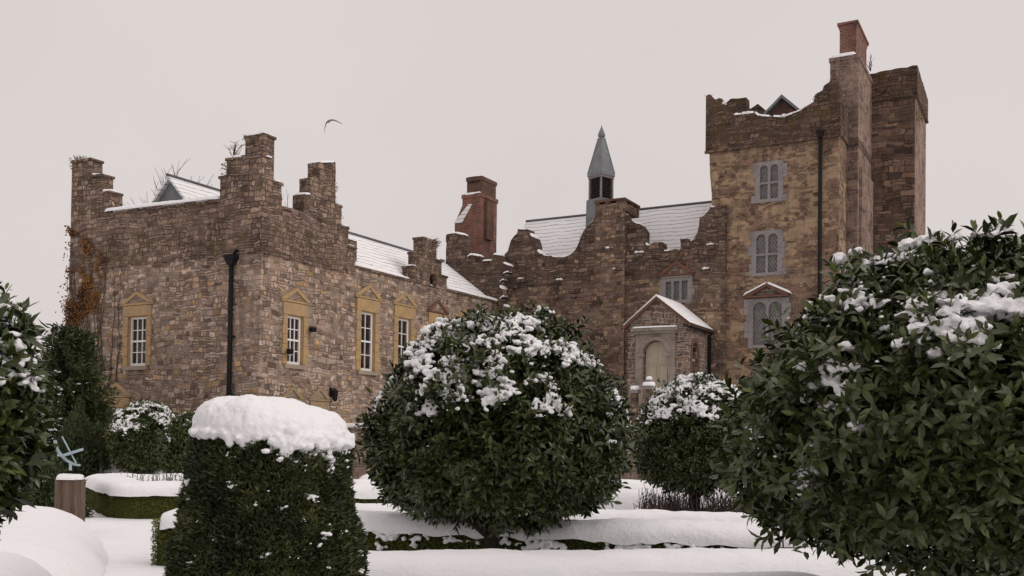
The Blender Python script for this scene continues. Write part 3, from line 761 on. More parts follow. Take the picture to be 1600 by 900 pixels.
# drainpipe with hopper on the front
du, dz = FW(366, 404, WF)
dw = WF - 0.12
m = MB(); m.tube([(du, dw, 0.1), (du, dw, dz - 0.2)], 0.075, 10)
for zz in (0.9, 2.7, 4.5): m.box(du - 0.12, du + 0.12, dw - 0.02, WF, zz, zz + 0.06)
dp = m.build('drainpipe', M['iron'], wing, True)
m = MB(); m.frustum(du, dw, dz - 0.22, dz - 0.02, 0.1, 0.08, 0.19, 0.13); m.box(du - 0.2, du + 0.2, dw - 0.14, dw + 0.12, dz - 0.019, dz + 0.1)
m.tube([(du + 0.05, dw, dz + 0.05), (du + 0.14, dw + 0.03, dz + 0.22), (du + 0.14, WF + 0.1, dz + 0.24)], 0.05, 8)
m.build('hopper', M['iron'], dp)
# lamps on the right-hand face
def floodlight(px, py, label, big=False):
    w0, z0 = FU(px, py, UF + 0.1)
    r = empty('wall_lamp', BM @ Vector((UF + 0.01, w0, z0)), BANG); r.scale = (0.7, 0.7, 0.7)
    tag(r, label, 'lamp', 'lamps on the right wall of the wing')
    b = MB(); b.box(0.0, 0.03, -0.06, 0.06, -0.05, 0.07); b.tube([(0.02, 0, 0), (0.2, 0, 0.03)], 0.025, 6); b.build('bracket', M['iron'], r)
    h = MB(); h.frustum(0.27, -0.02, -0.14, 0.1, 0.07, 0.13, 0.1, 0.16); h.build('lamp_head', M['iron'], r, bevel=0.015)
    g = MB(); g.box(0.22, 0.36, -0.13, 0.09, -0.165, -0.142); g.build('lamp_glass', M['lampglass'], r)
floodlight(486, 515, 'black floodlight on the wall just right of the first side window')
floodlight(450, 549, 'black floodlight low on the left edge of the first side window')
w0, z0 = FU(522, 617, UF + 0.15)
r = empty('wall_lantern', BM @ Vector((UF, w0, z0)), BANG); r.scale = (0.8, 0.8, 0.8)
tag(r, 'black iron wall lantern above the snowy yew, right of the low pediments', 'lamp', 'lamps on the right wall of the wing')
b = MB(); b.box(0, 0.03, -0.08, 0.08, -0.1, 0.3); b.tube([(0.02, 0, 0.22), (0.2, 0, 0.3), (0.24, 0, 0.22)], 0.02, 6); b.build('bracket', M['iron'], r)
b = MB(); b.lathe(0.24, 0, [(0.02, 0.26), (0.16, 0.16), (0.14, 0.14), (0.1, -0.2), (0.05, -0.26), (0.01, -0.3)], 6); b.build('lantern_body', M['iron'], r)

# ------------------------------------------------------------------ ruined gable where the wing meets the hall
GW = -0.4
ga = [FW(x, y, GW) for x, y in ((697, 500), (697, 367), (711, 364), (726, 367), (728, 380), (731, 402), (737, 398), (750, 400), (753, 408), (769, 407), (770, 397), (784, 399), (786, 410), (797, 415), (796, 424), (786, 428), (788, 436), (781, 441), (781, 447), (787, 452), (789, 462), (781, 468), (786, 477), (798, 480), (799, 490))]
rg = empty('ruined_gable', BLOC, BANG)
tag(rg, 'broken dark gable wall with snowy ledges standing below the red brick chimney', 'gable wall')
m = MB(); m.panel([(ga[-1][0], 1.5), (ga[0][0], 1.5)] + jag(ga, 0.2, 0.05, 8), [], 'w', GW, GW + 0.45); m.build('wall', M['hall_parapet'], rg)
s = Bag(); snow_top(s, ga, 'w', GW - 0.05, GW + 0.45, 1.0, 0.09, 0.8, 21, over=0.06); s.build('snow_cap', M['snow'], rg)

# ------------------------------------------------------------------ red brick chimney
CW = 1.6
def CZ(y): return FW(745, y, CW)[1]
cu0, cu1 = FW(722, 350, CW)[0], FW(751, 350, CW)[0]
cdep = 1.5
ch = empty('brick_chimney', BM @ Vector(((cu0 + cu1) / 2, CW, 0)), BANG)
tag(ch, 'tall red brick chimney stack with sloped snowy shoulder, left of the spire', 'chimney')
hw = (cu1 - cu0) / 2
m = MB(); m.box(-hw, hw, 0, cdep, 3, CZ(304)); m.box(-hw - 0.03, hw + 0.05, -0.04, cdep + 0.04, CZ(308), CZ(302))
m.build('shaft', M['brick'], ch)
m = MB(); m.box(-hw * 0.62, hw * 0.98, 0.08, cdep - 0.1, CZ(302), CZ(277)); m.box(-hw * 0.68, hw * 1.05, 0.03, cdep - 0.05, CZ(281), CZ(275))
cp = m.build('cap', M['brick_dark'], ch)
m = MB()
for k in (-0.3, 0.32): m.box(hw * k - 0.12, hw * k + 0.16, 0.02, 0.1, CZ(284), CZ(281) - 0.01)
m.build('flue_opening', M['louvre'], cp)
sh = FW(712, 346, CW)[0] - FW(722, 346, CW)[0]
m = MB(); m.panel([(-hw + 0.002, CZ(316)), (-hw + sh - 0.08, CZ(345)), (-hw + sh - 0.08, 3), (-hw + 0.002, 3)], [], 'w', 0.05, cdep - 0.15); m.build('shoulder', M['brick'], ch)
m = MB(); m.panel([(-hw + 0.35, CZ(318)), (-hw + 0.55, CZ(318)), (-hw + 0.02, CZ(345)), (-hw + sh - 0.1, CZ(345))], [], 'w', -0.035, 0.3)
m.build('snow_patch', M['roof'], ch)
m = MB(); m.box(hw * 0.5, hw + 0.18, 0.3, 0.9, CZ(372), CZ(312)); m.build('flue_rib', M['brick_dark'], ch)
s = Bag(); V, Q = roll([(-hw * 0.7, cdep / 2, CZ(275)), (hw, cdep / 2, CZ(275))], cdep / 2, 0, 0.07, 3, 0.012, 3, 3); s.add(V, Q)
V, Q = roll([(-hw, 0.1, CZ(303)), (hw, 0.1, CZ(303))], 0.14, 0, 0.12, 3, 0.012, 3, 4); s.add(V, Q)
s.build('snow_cap', M['snow'], ch)

# ------------------------------------------------------------------ the hall
hall = empty('manor_hall', BLOC, BANG)
tag(hall, 'dark rubble stone hall with ruined curved gables and a snowy slate roof behind them', 'building')
HW = 0.0
HR = FW(1133, 430, HW)[0]
top = [(782, 408), (787, 399), (793, 393), (796, 383), (798, 376), (803, 369), (808, 365), (809, 358), (825, 358), (827, 365), (834, 371), (837, 380), (838, 390), (847, 398), (860, 400), (875, 402), (887, 400), (897, 393), (903, 383), (907, 371),
       (912, 360), (919, 352), (928, 344), (931, 330), (978, 334), (979, 344), (988, 346), (1000, 350), (1007, 360), (1008, 380), (1013, 384), (1022, 378), (1034, 378), (1035, 392), (1048, 391), (1063, 390), (1063, 374), (1075, 373), (1078, 378), (1085, 372), (1092, 354), (1093, 341), (1108, 328), (1109, 323), (1116, 323)]
tp = [FW(x, y, HW) for x, y in top]
hwin = px_rect_w(1034, 1081, 434, 474, HW)
ZP = FW(960, 440, HW)[1]
lp = MB()
lp.panel([(0.02, 0.5), (HR, 0.5), (HR, ZP), (0.02, ZP)], [rect(*hwin)], 'w', HW, HW + 0.7)
lp.panel(rect(0.72 - 6, HR, 0.5, ZP), [], 'w', 6.6, 7.2)
lp.build('wall', M['hall'], hall)
m = MB(); m.panel([(HR, ZP), (0.02, ZP), (0.02, tp[0][1])] + jag(tp, 0.2, 0.05, 5) + [(HR, tp[-1][1])], [], 'w', HW + 0.004, HW + 0.6)
m.build('parapet', M['hall_parapet'], hall)
s = Bag(); snow_top(s, tp, 'w', HW, HW + 0.6, 0.75, 0.08, 1.0, 31); s.build('snow_cap', M['snow'], hall)
moss_top(hall, [(tp, 'w', HW - 0.03, HW + 0.4)], 110, 5)
# chimney breast and chimney on the wall head
b0, b1 = FW(931, 400, HW)[0], FW(977, 400, HW)[0]
zc0, zc1 = FW(950, 332, HW)[1], FW(952, 314, HW)[1]
m = MB(); m.panel(jag([(b0 - 0.06, 0.6), (b0 - 0.03, ZP), (b0, zc0)], 0.3, 0.04, 3) + [(b1, zc0)] + jag([(b1, zc0), (b1 + 0.02, ZP), (b1 + 0.03, 0.6)], 0.3, 0.03, 4)[1:], [], 'w', HW - 0.12, HW - 0.001)
m.build('chimney_breast', M['hall'], hall)
CD = 1.5
m = MB(); m.box(b0, b1, HW - 0.12, HW + CD, zc0 + 0.002, zc1 - 0.14); 
chm = m.build('chimney', M['hall'], hall)
m = MB(); m.box(b0 - 0.03, b1 + 0.03, HW - 0.16, HW + CD + 0.04, zc1 - 0.05, zc1 + 0.04)
for x0, x1 in ((b0, b0 + 0.18), (b0 + 0.46, b0 + 0.66), (b1 - 0.36, b1)): m.box(x0, x1, HW - 0.13, HW + 0.1, zc1 - 0.138, zc1 - 0.051)
m.box(b1 - 0.2, b1 - 0.002, HW + 0.6, HW + 0.9, zc1 - 0.138, zc1 - 0.051); m.box(b0, b1, HW + CD - 0.2, HW + CD, zc1 - 0.138, zc1 - 0.051)
m.build('cap', M['brick_dark'], chm)
m = MB(); m.box(b0 + 0.1, b1 - 0.1, HW + 0.12, HW + CD - 0.25, zc1 - 0.137, zc1 - 0.052); m.build('flue', M['louvre'], chm)
# main roof
RW = 3.4
ru0, rz0 = FW(822, 346, RW); ru1, rz1 = FW(1113, 316, RW)
rzz = (rz0 + rz1) / 2; ez = ZP - 0.4
m = MB(); ru1 += 0.9
m.add([(ru0, HW + 0.62, ez), (ru1, HW + 0.62, ez), (ru1, RW, rzz), (ru0, RW, rzz), (ru0, 6.9, ez), (ru1, 6.9, ez)], [(0, 1, 2, 3), (3, 2, 5, 4), (0, 3, 4), (1, 5, 2), (0, 4, 5, 1)])
m.build('roof', M['roof'], hall)
m = MB(); m.tube([(ru0, RW, rzz + 0.01), (ru1, RW, rzz + 0.01)], 0.06, 6); m.build('ridge_tile', M['slate'], hall)
# three-light window with pediment
def mullioned(root, a0, a1, z0, z1, w, n, arched, transom, proud=0.04, extra=(0, 0, 0, 0), mat='limestone'):
    W, H = a1 - a0, z1 - z0
    fx, fb, ft = 0.17, 0.13, 0.14
    L = (W - 2 * fx - 0.1 * (n - 1)) / n; holes = []
    for k in range(n):
        x0 = -W / 2 + fx + k * (L + 0.1)
        if transom:
            zt = fb + (H - fb - ft) * transom
            holes.append(rect(x0, x0 + L, fb, zt - 0.04))
            holes.append(arch(x0, x0 + L, zt + 0.04, H - ft) if arched else rect(x0, x0 + L, zt + 0.04, H - ft))
        else: holes.append(arch(x0, x0 + L, fb, H - ft) if arched else rect(x0, x0 + L, fb, H - ft))
    m = MB(); m.panel(rect(-W / 2 + 0.003, W / 2 - 0.003, 0.003, H - 0.003), holes, 'w', -proud, 0.16)
    rr = random.Random(int(W * 1000 + z0 * 100))
    for sg in (-1, 1):                                    # toothed quoin blocks bonded into the wall
        z = 0.0
        while z < H - 0.1:
            zz = min(H, z + rr.uniform(0.22, 0.42)); e = rr.choice((0.03, 0.1, 0.17))
            x = sorted((sg * (W / 2 - 0.002), sg * (W / 2 + e))); m.box(x[0], x[1], -proud + 0.008, 0.0, z + 0.006, zz - 0.006); z = zz
    o = m.build('window', M[mat], root); place(o, 'w', (a0 + a1) / 2, w, z0)
    g = MB(); g.box(-W / 2 + fx * 0.6, W / 2 - fx * 0.6, 0.07, 0.1, fb * 0.6, H - ft * 0.6); g.build('pane', M['lattice'], o)
    return o
o = mullioned(hall, *hwin, HW, 3, False, 0)
H = hwin[3] - hwin[2]; W = hwin[1] - hwin[0]
pz = FW(1058, 429, HW)[1] - hwin[2]; pa = FW(1058, 406, HW)[1] - hwin[2]
pediment_parts(o, W / 2 + 0.12, pz - 0.05, pa - pz, M['redstone'], M['porch'], 0.09, 0.1)
m = MB(); m.box(-W / 2 - 0.02, W / 2 + 0.02, -0.07, 0.0, H + 0.003, pz - 0.06); m.build('lintel', M['limestone_warm'], o)

led = MB(); lsn = ([], []); rr = random.Random(9)
for px, py in ((815, 436), (874, 438), (964, 421), (1106, 420), (806, 446), (898, 452), (935, 470), (1112, 383), (868, 462), (827, 478), (1000, 395), (955, 388)):
    uu, zz = FW(px, py, HW); b = rr.uniform(0.12, 0.26)
    led = MB(); led.box(uu - b, uu + b, HW - rr.uniform(0.1, 0.2), HW + 0.01, zz - 0.16, zz); led.build('ledge_stone', M['hall_parapet'], hall, bevel=0.02)
    if py < 445:
        for _ in range(5): lsn[0].append((uu + rr.uniform(-b, b) * 0.8, HW - rr.uniform(0.02, 0.1), zz + 0.02)); lsn[1].append(rr.uniform(0.05, 0.1))
V, T = blobs(lsn[0], lsn[1], 0.6, 4); fuse('ledge_snow', V, T, 0.02, hall)

# ------------------------------------------------------------------ bell cupola with spire on the hall roof
QW = 2.0
qp = BM @ Vector((*([FW(939, 300, QW)[0]]), QW, 0))
dq = qp.y / F
def QZ(y): return on_depth(939, y, qp.y).z
cup = empty('bell_cupola', (qp.x, qp.y, QZ(345)), math.atan2(qp.y, qp.x) - math.pi / 2 + math.radians(45))
tag(cup, 'lead-covered cupola with dark louvres and pointed grey spire on the hall roof', 'cupola')
z_ = lambda y: QZ(y) - QZ(345)
R = 19.5 * dq / math.sqrt(2)
m = MB(); m.frustum(0, 0, z_(375), z_(313), R * 1.22, R * 1.22, R * 1.16, R * 1.16); m.build('plinth', M['lead'], cup)
m = MB()
for sx in (-1, 1):
    for sy in (-1, 1): m.box(*sorted((sx * R, sx * (R - 0.07))), *sorted((sy * R, sy * (R - 0.07))), z_(313), z_(277))
m.box(-R - 0.02, R + 0.02, -R - 0.02, R + 0.02, z_(280), z_(276.5))
m.build('post_frame', M['limestone'], cup)
m = MB(); n = 11
for k in range(n):
    za = z_(312) + (z_(280) - z_(312)) * k / n; zb = za + (z_(280) - z_(312)) / n * 0.85
    m.frustum(0, 0, za, zb, R - 0.02, R - 0.02, R - 0.09, R - 0.09)
m.build('louvre', M['louvre'], cup)
m = MB(); e = R * 1.12
m.frustum(0, 0, z_(276.5), z_(272), e, e, e * 0.98, e * 0.98); m.frustum(0, 0, z_(272), z_(216), e * 0.97, e * 0.97, 0.10, 0.10)
for sx in (-1, 1):
    for sy in (-1, 1): m.tube([(sx * e * 0.97, sy * e * 0.97, z_(272)), (sx * 0.1, sy * 0.1, z_(216))], 0.028, 6)
m.build('spire', M['lead'], cup)
m = MB(); m.lathe(0, 0, [(0.09, z_(216)), (0.17, z_(213)), (0.15, z_(209)), (0.08, z_(203)), (0.03, z_(199)), (0.012, z_(196))], 10); m.build('finial', M['lead'], cup, True)

# ------------------------------------------------------------------ the tower
tower = empty('castle_tower', BLOC, BANG)
tag(tower, 'tall ochre rubble tower house with broken parapet and grey twin-arched windows at right', 'tower')
TW = 0.2
TL = FW(1113, 300, TW)[0]; TR = FW(1311, 215, TW)[0]
TPZ = FW(1195, 223, TW)[1]
tw1 = px_rect_w(1181, 1223, 252, 316, TW); tw2 = px_rect_w(1175, 1222, 360, 431, TW); tw3 = px_rect_w(1170, 1229, 466, 544, TW)
TD = 9.0
m = MB()
m.panel([(TL, 0.5), (TR, 0.5), (TR, TPZ), (TL - 0.14, TPZ), (TL - 0.1, TPZ - 1.0), (TL - 0.02, TPZ - 1.8)], [rect(*t) for t in (tw1, tw2, tw3)], 'w', TW, TW + 0.8)
m.panel(rect(TW + 0.8, TD, 0.5, TPZ), [], 'u', TR, TR - 0.8); m.panel(rect(TW + 0.8, TD, 0.5, TPZ), [], 'u', TL, TL + 0.8)
m.panel(rect(TL + 0.8, TR - 0.8, 0.5, TPZ), [], 'w', TD - 0.8, TD)
m.build('wall', M['tower'], tower)
pf = [(1103, 150), (1109, 147), (1118, 156), (1123, 153), (1128, 154), (1131, 163), (1146, 180), (1160, 178), (1179, 176), (1186, 181), (1205, 182), (1223, 183), (1240, 177), (1252, 172), (1258, 167), (1271, 159), (1274, 147), (1285, 141), (1287, 134), (1296, 128), (1300, 119), (1306, 121), (1311, 138), (1313, 160)]
PW = TW - 0.1
pt = [FW(x, y, PW) for x, y in pf]
zl = FW(1104, 236, PW)[1]; zr = FW(1311, 209, PW)[1]
zb = (zl + zr) / 2
m = MB()
m.panel([(pt[-1][0] + 0.02, zb), (pt[0][0], zb)] + jag(pt, 0.2, 0.05, 11), [], 'w', PW, PW + 0.55)
rr = random.Random(5)
side = [(TD + 0.1, zb), (PW + 0.55, zb), (PW + 0.55, pt[-1][1]), (1.8, zb + 1.5), (3.0, zb + 1.2), (4.5, zb + 1.0), (TD + 0.1, zb + 1.1)]
m.panel(side, [], 'u', TR + 0.08, TR - 0.45)
lt = [(PW + 0.55, zb), (TD + 0.1, zb), (TD + 0.1, zb + 1.3), (6.2, zb + 1.3), (6.2, zb + 1.9), (4.6, zb + 2.0), (4.6, zb + 1.2), (2.6, zb + 1.3), (2.6, zb + 1.6), (PW + 0.55, zb + 1.7)]
m.panel(lt, [], 'u', pt[0][0], pt[0][0] + 0.5)
m.build('parapet', M['tower_parapet'], tower)
m = MB(); m.box(pt[0][0] - 0.03, TR + 0.1, TW - 0.13, TW, zb - 0.09, zb - 0.004); m.build('string_course', M['turret'], tower)
# the far wall head showing over the front parapet: two broken merlons and the cap-house gable
BW = 6.5
m = MB()
for poly in (((1131, 185), (1133, 161), (1142, 153), (1166, 151), (1168, 172), (1169, 185)), ((1170, 188), (1170, 170), (1177, 166), (1184, 161), (1195, 170), (1196, 188))):
    q = [FW(x, y + 1, BW - 2.5) for x, y in poly]
    m = MB(); m.panel(jag(q + [q[0]], 0.25, 0.03, 4)[:-1], [], 'w', BW - 2.5, BW - 2.0); m.build('broken_merlon', M['tower_parapet'], tower)
q = [FW(x, y, BW - 4) for x, y in ((1192, 190), (1223, 156), (1262, 190))]
m = MB(); m.panel(q, [], 'w', BW - 4, BW - 3.9); m.build('gable_end', M['brick_dark'], tower)
m = MB()
apx = q[1]
for k, e in ((0, q[0]), (2, q[2])):
    sg = -1 if k == 0 else 1
    o1 = [(apx[0], apx[1] + 0.03), (e[0] + sg * 0.1, e[1] + 0.0), (e[0] + sg * 0.1, e[1] + 0.13), (apx[0], apx[1] + 0.17)]
    m.panel(o1 if sg > 0 else o1[::-1], [], 'w', BW - 4.2, BW + 1.5)
m.build('cap_house_roof', M['lead'], tower)
# snow on the parapet
s = Bag(); snow_top(s, pt[5:15], 'w', PW, PW + 0.55, 0.85, 0.10, 1.2, 41, over=0.05)
C = []; Rr = []
for k in range(26):
    i = rr.randrange(4, 13); t = rr.random(); p, q2 = pt[i], pt[i + 1]
    C.append((p[0] + (q2[0] - p[0]) * t, PW + rr.uniform(-0.02, 0.3), p[1] + (q2[1] - p[1]) * t + 0.03)); Rr.append(rr.uniform(0.05, 0.12))
V, T = blobs(C, Rr, 0.6, 3); s2 = Bag(); s2.add(V, T)
s.build('snow_cap', M['snow'], tower); s2.build('snow_clump', M['snow'], tower)
moss_top(tower, [(pt, 'w', PW - 0.03, PW + 0.4)], 110, 7)
# windows
for t, hgt in ((tw1, 0.47), (tw2, 0.47)): mullioned(tower, *t, TW, 2, True, hgt)
o3 = mullioned(tower, *tw3, TW, 2, True, 0, proud=0.06)
W = tw3[1] - tw3[0]; H = tw3[3] - tw3[2]
hz0 = FW(1199, 465, TW)[1] - tw3[2]; hz1 = FW(1198, 443, TW)[1] - tw3[2]
pediment_parts(o3, W / 2 + 0.10, hz0, hz1 - hz0, M['redstone'], M['porch'], 0.1, 0.18)
s = Bag()
for sg in (-1, 1):
    V, Q = roll([(sg * (W / 2 + 0.2), -0.1, hz0 + 0.08), (0, -0.1, hz1 - 0.02)], 0.13, 0, 0.09, 2.6, 0.01, 5, 3 + sg, step=0.06, M_=10); s.add(V, Q)
s.build('snow_cap', M['snow'], o3)
# drainpipe
du, dz = FW(1283, 205, TW)
m = MB(); m.tube([(du, TW - 0.11, 0.6), (du, TW - 0.11, dz)], 0.07, 10); tdp = m.build('drainpipe', M['iron'], tower, True)
m = MB(); m.frustum(du, TW - 0.13, dz - 0.28, dz - 0.02, 0.08, 0.07, 0.16, 0.1); m.build('hopper', M['iron'], tdp)
# chimney breast and stack on the right flank
BU = TR + 0.42
bw0 = FU(1341, 200, BU)[0]; bw1 = min(FU(1362, 200, BU)[0], bw0 + 3.2)
def SZ(y): return FW(1330, y, bw0)[1]
sl0 = FW(1297, 100, bw0)[0]
m = MB(); m.box(TR + 0.002, BU, bw0, bw1, 0.5, SZ(215)); m.box(TR + 0.06, BU + 0.12, bw0 + 0.25, bw1 - 0.3, 0.5, SZ(260)); m.build('flue_breast', M['shaft'], tower)
m = MB(); m.box(sl0, BU, bw0, bw1, SZ(230), SZ(86)); m.box(sl0 - 0.04, BU + 0.04, bw0 - 0.04, bw1 + 0.04, SZ(92), SZ(86) + 0.003)
stk = m.build('chimney_stack', M['shaft'], tower)
su0, su1 = FW(1312, 60, bw0 + 0.3)[0], FW(1338, 60, bw0 + 0.3)[0]
m = MB(); m.box(su0, su1, bw0 + 0.3, bw1 - 0.5, SZ(86), SZ(42)); m.frustum((su0 + su1) / 2, (bw0 + bw1 - 0.2) / 2, SZ(42), SZ(32), (su1 - su0) / 2, (bw1 - bw0 - 0.8) / 2, (su1 - su0) / 2 + 0.05, (bw1 - bw0 - 0.8) / 2 + 0.05)
m.box(su0 - 0.08, su1 + 0.08, bw0 + 0.2, bw1 - 0.4, SZ(33), SZ(29)); m.build('brick_top', M['brick'], stk)
s = Bag()
V, Q = roll([(su0 - 0.05, (bw0 + bw1) / 2, SZ(29.5)), (su1 + 0.05, (bw0 + bw1) / 2, SZ(29.5))], (bw1 - bw0) / 2 - 0.25, 0, 0.14, 2.6, 0.02, 3, 8, step=0.06); s.add(V, Q)
V, Q = roll([(sl0, bw0 + 0.12, SZ(86.5)), (BU - 0.1, bw0 + 0.12, SZ(86.5))], 0.17, 0, 0.16, 2.4, 0.02, 3, 9, step=0.06); s.add(V, Q)
s.build('snow_cap', M['snow'], stk)
# rear turret
RTW = bw1 + 0.02
t1 = FW(1429, 250, RTW)[0]
t2 = min(FU(1446, 250, t1)[0], RTW + 4.5)
zt = FW(1395, 112, RTW)[1]; zq = FW(1395, 152, RTW)[1]
m = MB(); m.box(TR - 0.3, t1, RTW, t2, 0.5, zq); m.build('turret', M['turret'], tower)
m = MB(); m.box(t1 - 0.02, t1 + 0.015, RTW + 0.02, t2 - 0.01, 0.5, zq - 0.01); m.build('turret_render', M['shaft'], tower)
pl = [(t1 + 0.08, zq), (t1 + 0.08, zt + 0.1), (t1 - 0.9, zt), (TR - 0.3, zt - 0.1)]
m = MB(); m.panel([(TR - 0.3, zq)] + [(t1 + 0.1, zq)] + jag([(t1 + 0.1, zt + 0.08), (t1 - 0.9, zt + 0.06), (TR - 0.3, zt - 0.02)], 0.2, 0.04, 6), [], 'w', RTW - 0.08, RTW + 0.5)
m.panel([(RTW + 0.5, zq), (t2, zq)] + jag([(t2, zt - 0.1), (RTW + 0.5, zt + 0.06)], 0.2, 0.04, 7), [], 'u', t1 + 0.1, t1 - 0.4)
m.box(TR - 0.3, t1 + 0.12, RTW - 0.1, RTW, zq - 0.1, zq - 0.003); m.box(t1 + 0.016, t1 + 0.12, RTW, t2, zq - 0.1, zq - 0.003)
m.build('turret_parapet', M['tower_parapet'], tower)

# ------------------------------------------------------------------ the porch
PF = -2.7
porch = empty('entrance_porch', BLOC, BANG)
tag(porch, 'gabled stone entrance porch with snowy roof edge and cream arched door', 'porch')
p0, p1 = FW(981, 560, PF)[0], FW(1073, 560, PF)[0]
TZ = 1.8
pe = FW(1026, 508, PF)[1]
pap = FW(1027, 468, PF)[1]
pm = (p0 + p1) / 2
dl, dr, db, dt = px_rect_w(1005, 1044, 532, 622, PF)
pw_ = px_rect_u(1081, 1090, 534, 600, p1)
m = MB()
m.panel([(p0, TZ - 0.4), (p1, TZ - 0.4), (p1, pe), (pm, pap), (p0, pe)], [arch(dl, dr, TZ - 0.3, dt)], 'w', PF, PF + 0.45)
m.panel(rect(PF + 0.45, -0.002, TZ - 0.4, pe - 0.1), [arch(pw_[0], pw_[1], pw_[2], pw_[3])], 'u', p1, p1 - 0.4)
m.panel(rect(PF + 0.45, -0.002, TZ - 0.4, pe - 0.1), [], 'u', p0, p0 + 0.4)
m.build('wall', M['porch'], porch)
m = MB(); ov = 0.13; sl = (pap - pe) / (pm - p0)
for sg in (-1, 1):
    xe = pm + sg * ((p1 - p0) / 2 + ov); ze = pap - sl * ((p1 - p0) / 2 + ov)
    o = [(pm, pap + 0.004), (pm, pap + 0.11), (xe, ze + 0.11), (xe, ze + 0.004)]
    m.panel(o, [], 'w', PF - 0.12, -0.01)
m.build('roof', M['redstone'], porch)
s = Bag()
for sg in (-1, 1):
    xe = pm + sg * ((p1 - p0) / 2 + ov); ze = pap - sl * ((p1 - p0) / 2 + ov); n = 10
    o = [(pm, pap + 0.113), (pm, pap + 0.19), (xe + sg * 0.02, ze + 0.17), (xe + sg * 0.04, ze + 0.125)]
    m = MB(); m.panel(o if sg < 0 else o[::-1], [], 'w', PF - 0.15, -0.02); m.build('snow_cap', M['snow'], porch, bevel=0.02)
# door, surround, cornice
m = MB(); m.panel(arch(dl + 0.02, dr - 0.02, TZ - 0.3, dt - 0.02), [], 'w', PF + 0.2, PF + 0.26)
dm = (dl + dr) / 2; dwid = dr - dl
dd = m.build('door', M['door'], porch)
m = MB()
for sg in (-1, 1):
    for za, zb2 in ((0.32, 0.5), (0.52, 0.74)):
        zz0 = TZ + (dt - TZ) * za; zz1 = TZ + (dt - TZ) * zb2
        x = sorted((dm + sg * 0.05, dm + sg * (dwid / 2 - 0.1)))
        m.panel(rect(x[0], x[1], zz0, zz1), [rect(x[0] + 0.04, x[1] - 0.04, zz0 + 0.04, zz1 - 0.04)], 'w', PF + 0.17, PF + 0.2)
m.box(dm - 0.012, dm + 0.012, PF + 0.178, PF + 0.2, TZ - 0.2, dt - 0.06)
m.build('door_panel', M['door'], dd)
iz = FW(1024, 553, PF)[1]
m = MB()
so0, so1 = FW(994, 560, PF)[0], FW(1055, 560, PF)[0]
zt2 = FW(1024, 522, PF)[1]
m.panel(rect(so0, so1, TZ - 0.4, zt2), [arch(dl, dr, TZ - 0.3, dt)], 'w', PF - 0.07, PF - 0.001)
for x in (dl, dr):
    m.box(x - 0.2, x + 0.13 if x == dr else x + 0.06, PF - 0.16, PF - 0.072, iz - 0.09, iz + 0.02)
m.panel([(dm + (dwid / 2 + e) * math.cos(t), dt - dwid / 2 + (dwid / 2 + e) * math.sin(t)) for e, ts in ((0.14, range(0, 11)), (0.005, range(10, -1, -1))) for t in [math.pi * k / 10 for k in ts]], [], 'w', PF - 0.11, PF - 0.072)
m.build('door_surround', M['limestone_warm'], porch)
m = MB(); cz = FW(1024, 515, PF)[1]
m.box(so0 - 0.05, so1 + 0.05, PF - 0.16, PF - 0.001, cz - 0.16, cz - 0.06); m.box(so0 - 0.12, so1 + 0.12, PF - 0.25, PF - 0.001, cz - 0.058, cz + 0.06)
m.build('cornice', M['limestone_warm'], porch)
s = Bag(); V, Q = roll([(so0 - 0.12, PF - 0.13, cz + 0.055), (so1 + 0.12, PF - 0.13, cz + 0.055)], 0.14, 0, 0.07, 2.6, 0.008, 4, 3, step=0.07, M_=10); s.add(V, Q)
s.build('ledge_snow', M['snow'], porch)
W, H = pw_[1] - pw_[0], pw_[3] - pw_[2]
m = MB(); m.panel(arch(-W / 2 - 0.16, W / 2 + 0.16, -0.1, H + 0.14), [arch(-W / 2, W / 2, 0, H)], 'w', -0.03, 0.0)
o = m.build('window', M['redstone'], porch); place(o, 'u', (pw_[0] + pw_[1]) / 2, p1, pw_[2])
m = MB(); m.box(-W / 2, W / 2, 0.16, 0.2, 0, H); m.build('pane', M['glass'], o)
m = MB(); m.box(-0.03, 0.03, 0.1, 0.15, 0, H - 0.02); m.box(-W / 2, W / 2, 0.11, 0.145, H * 0.55, H * 0.6); m.build('frame', M['door'], o)
m = MB(); xe = p1 + ov; zz = pe - 0.12
m.tube([(xe + 0.06, PF + 2.5, zz), (xe + 0.06, PF - 0.1, zz)], 0.055, 8); m.tube([(p1 + 0.09, PF + 2.45, TZ - 0.3), (p1 + 0.09, PF + 2.45, zz - 0.1), (xe + 0.06, PF + 2.45, zz)], 0.06, 8)
m.build('gutter', M['iron'], porch, True)

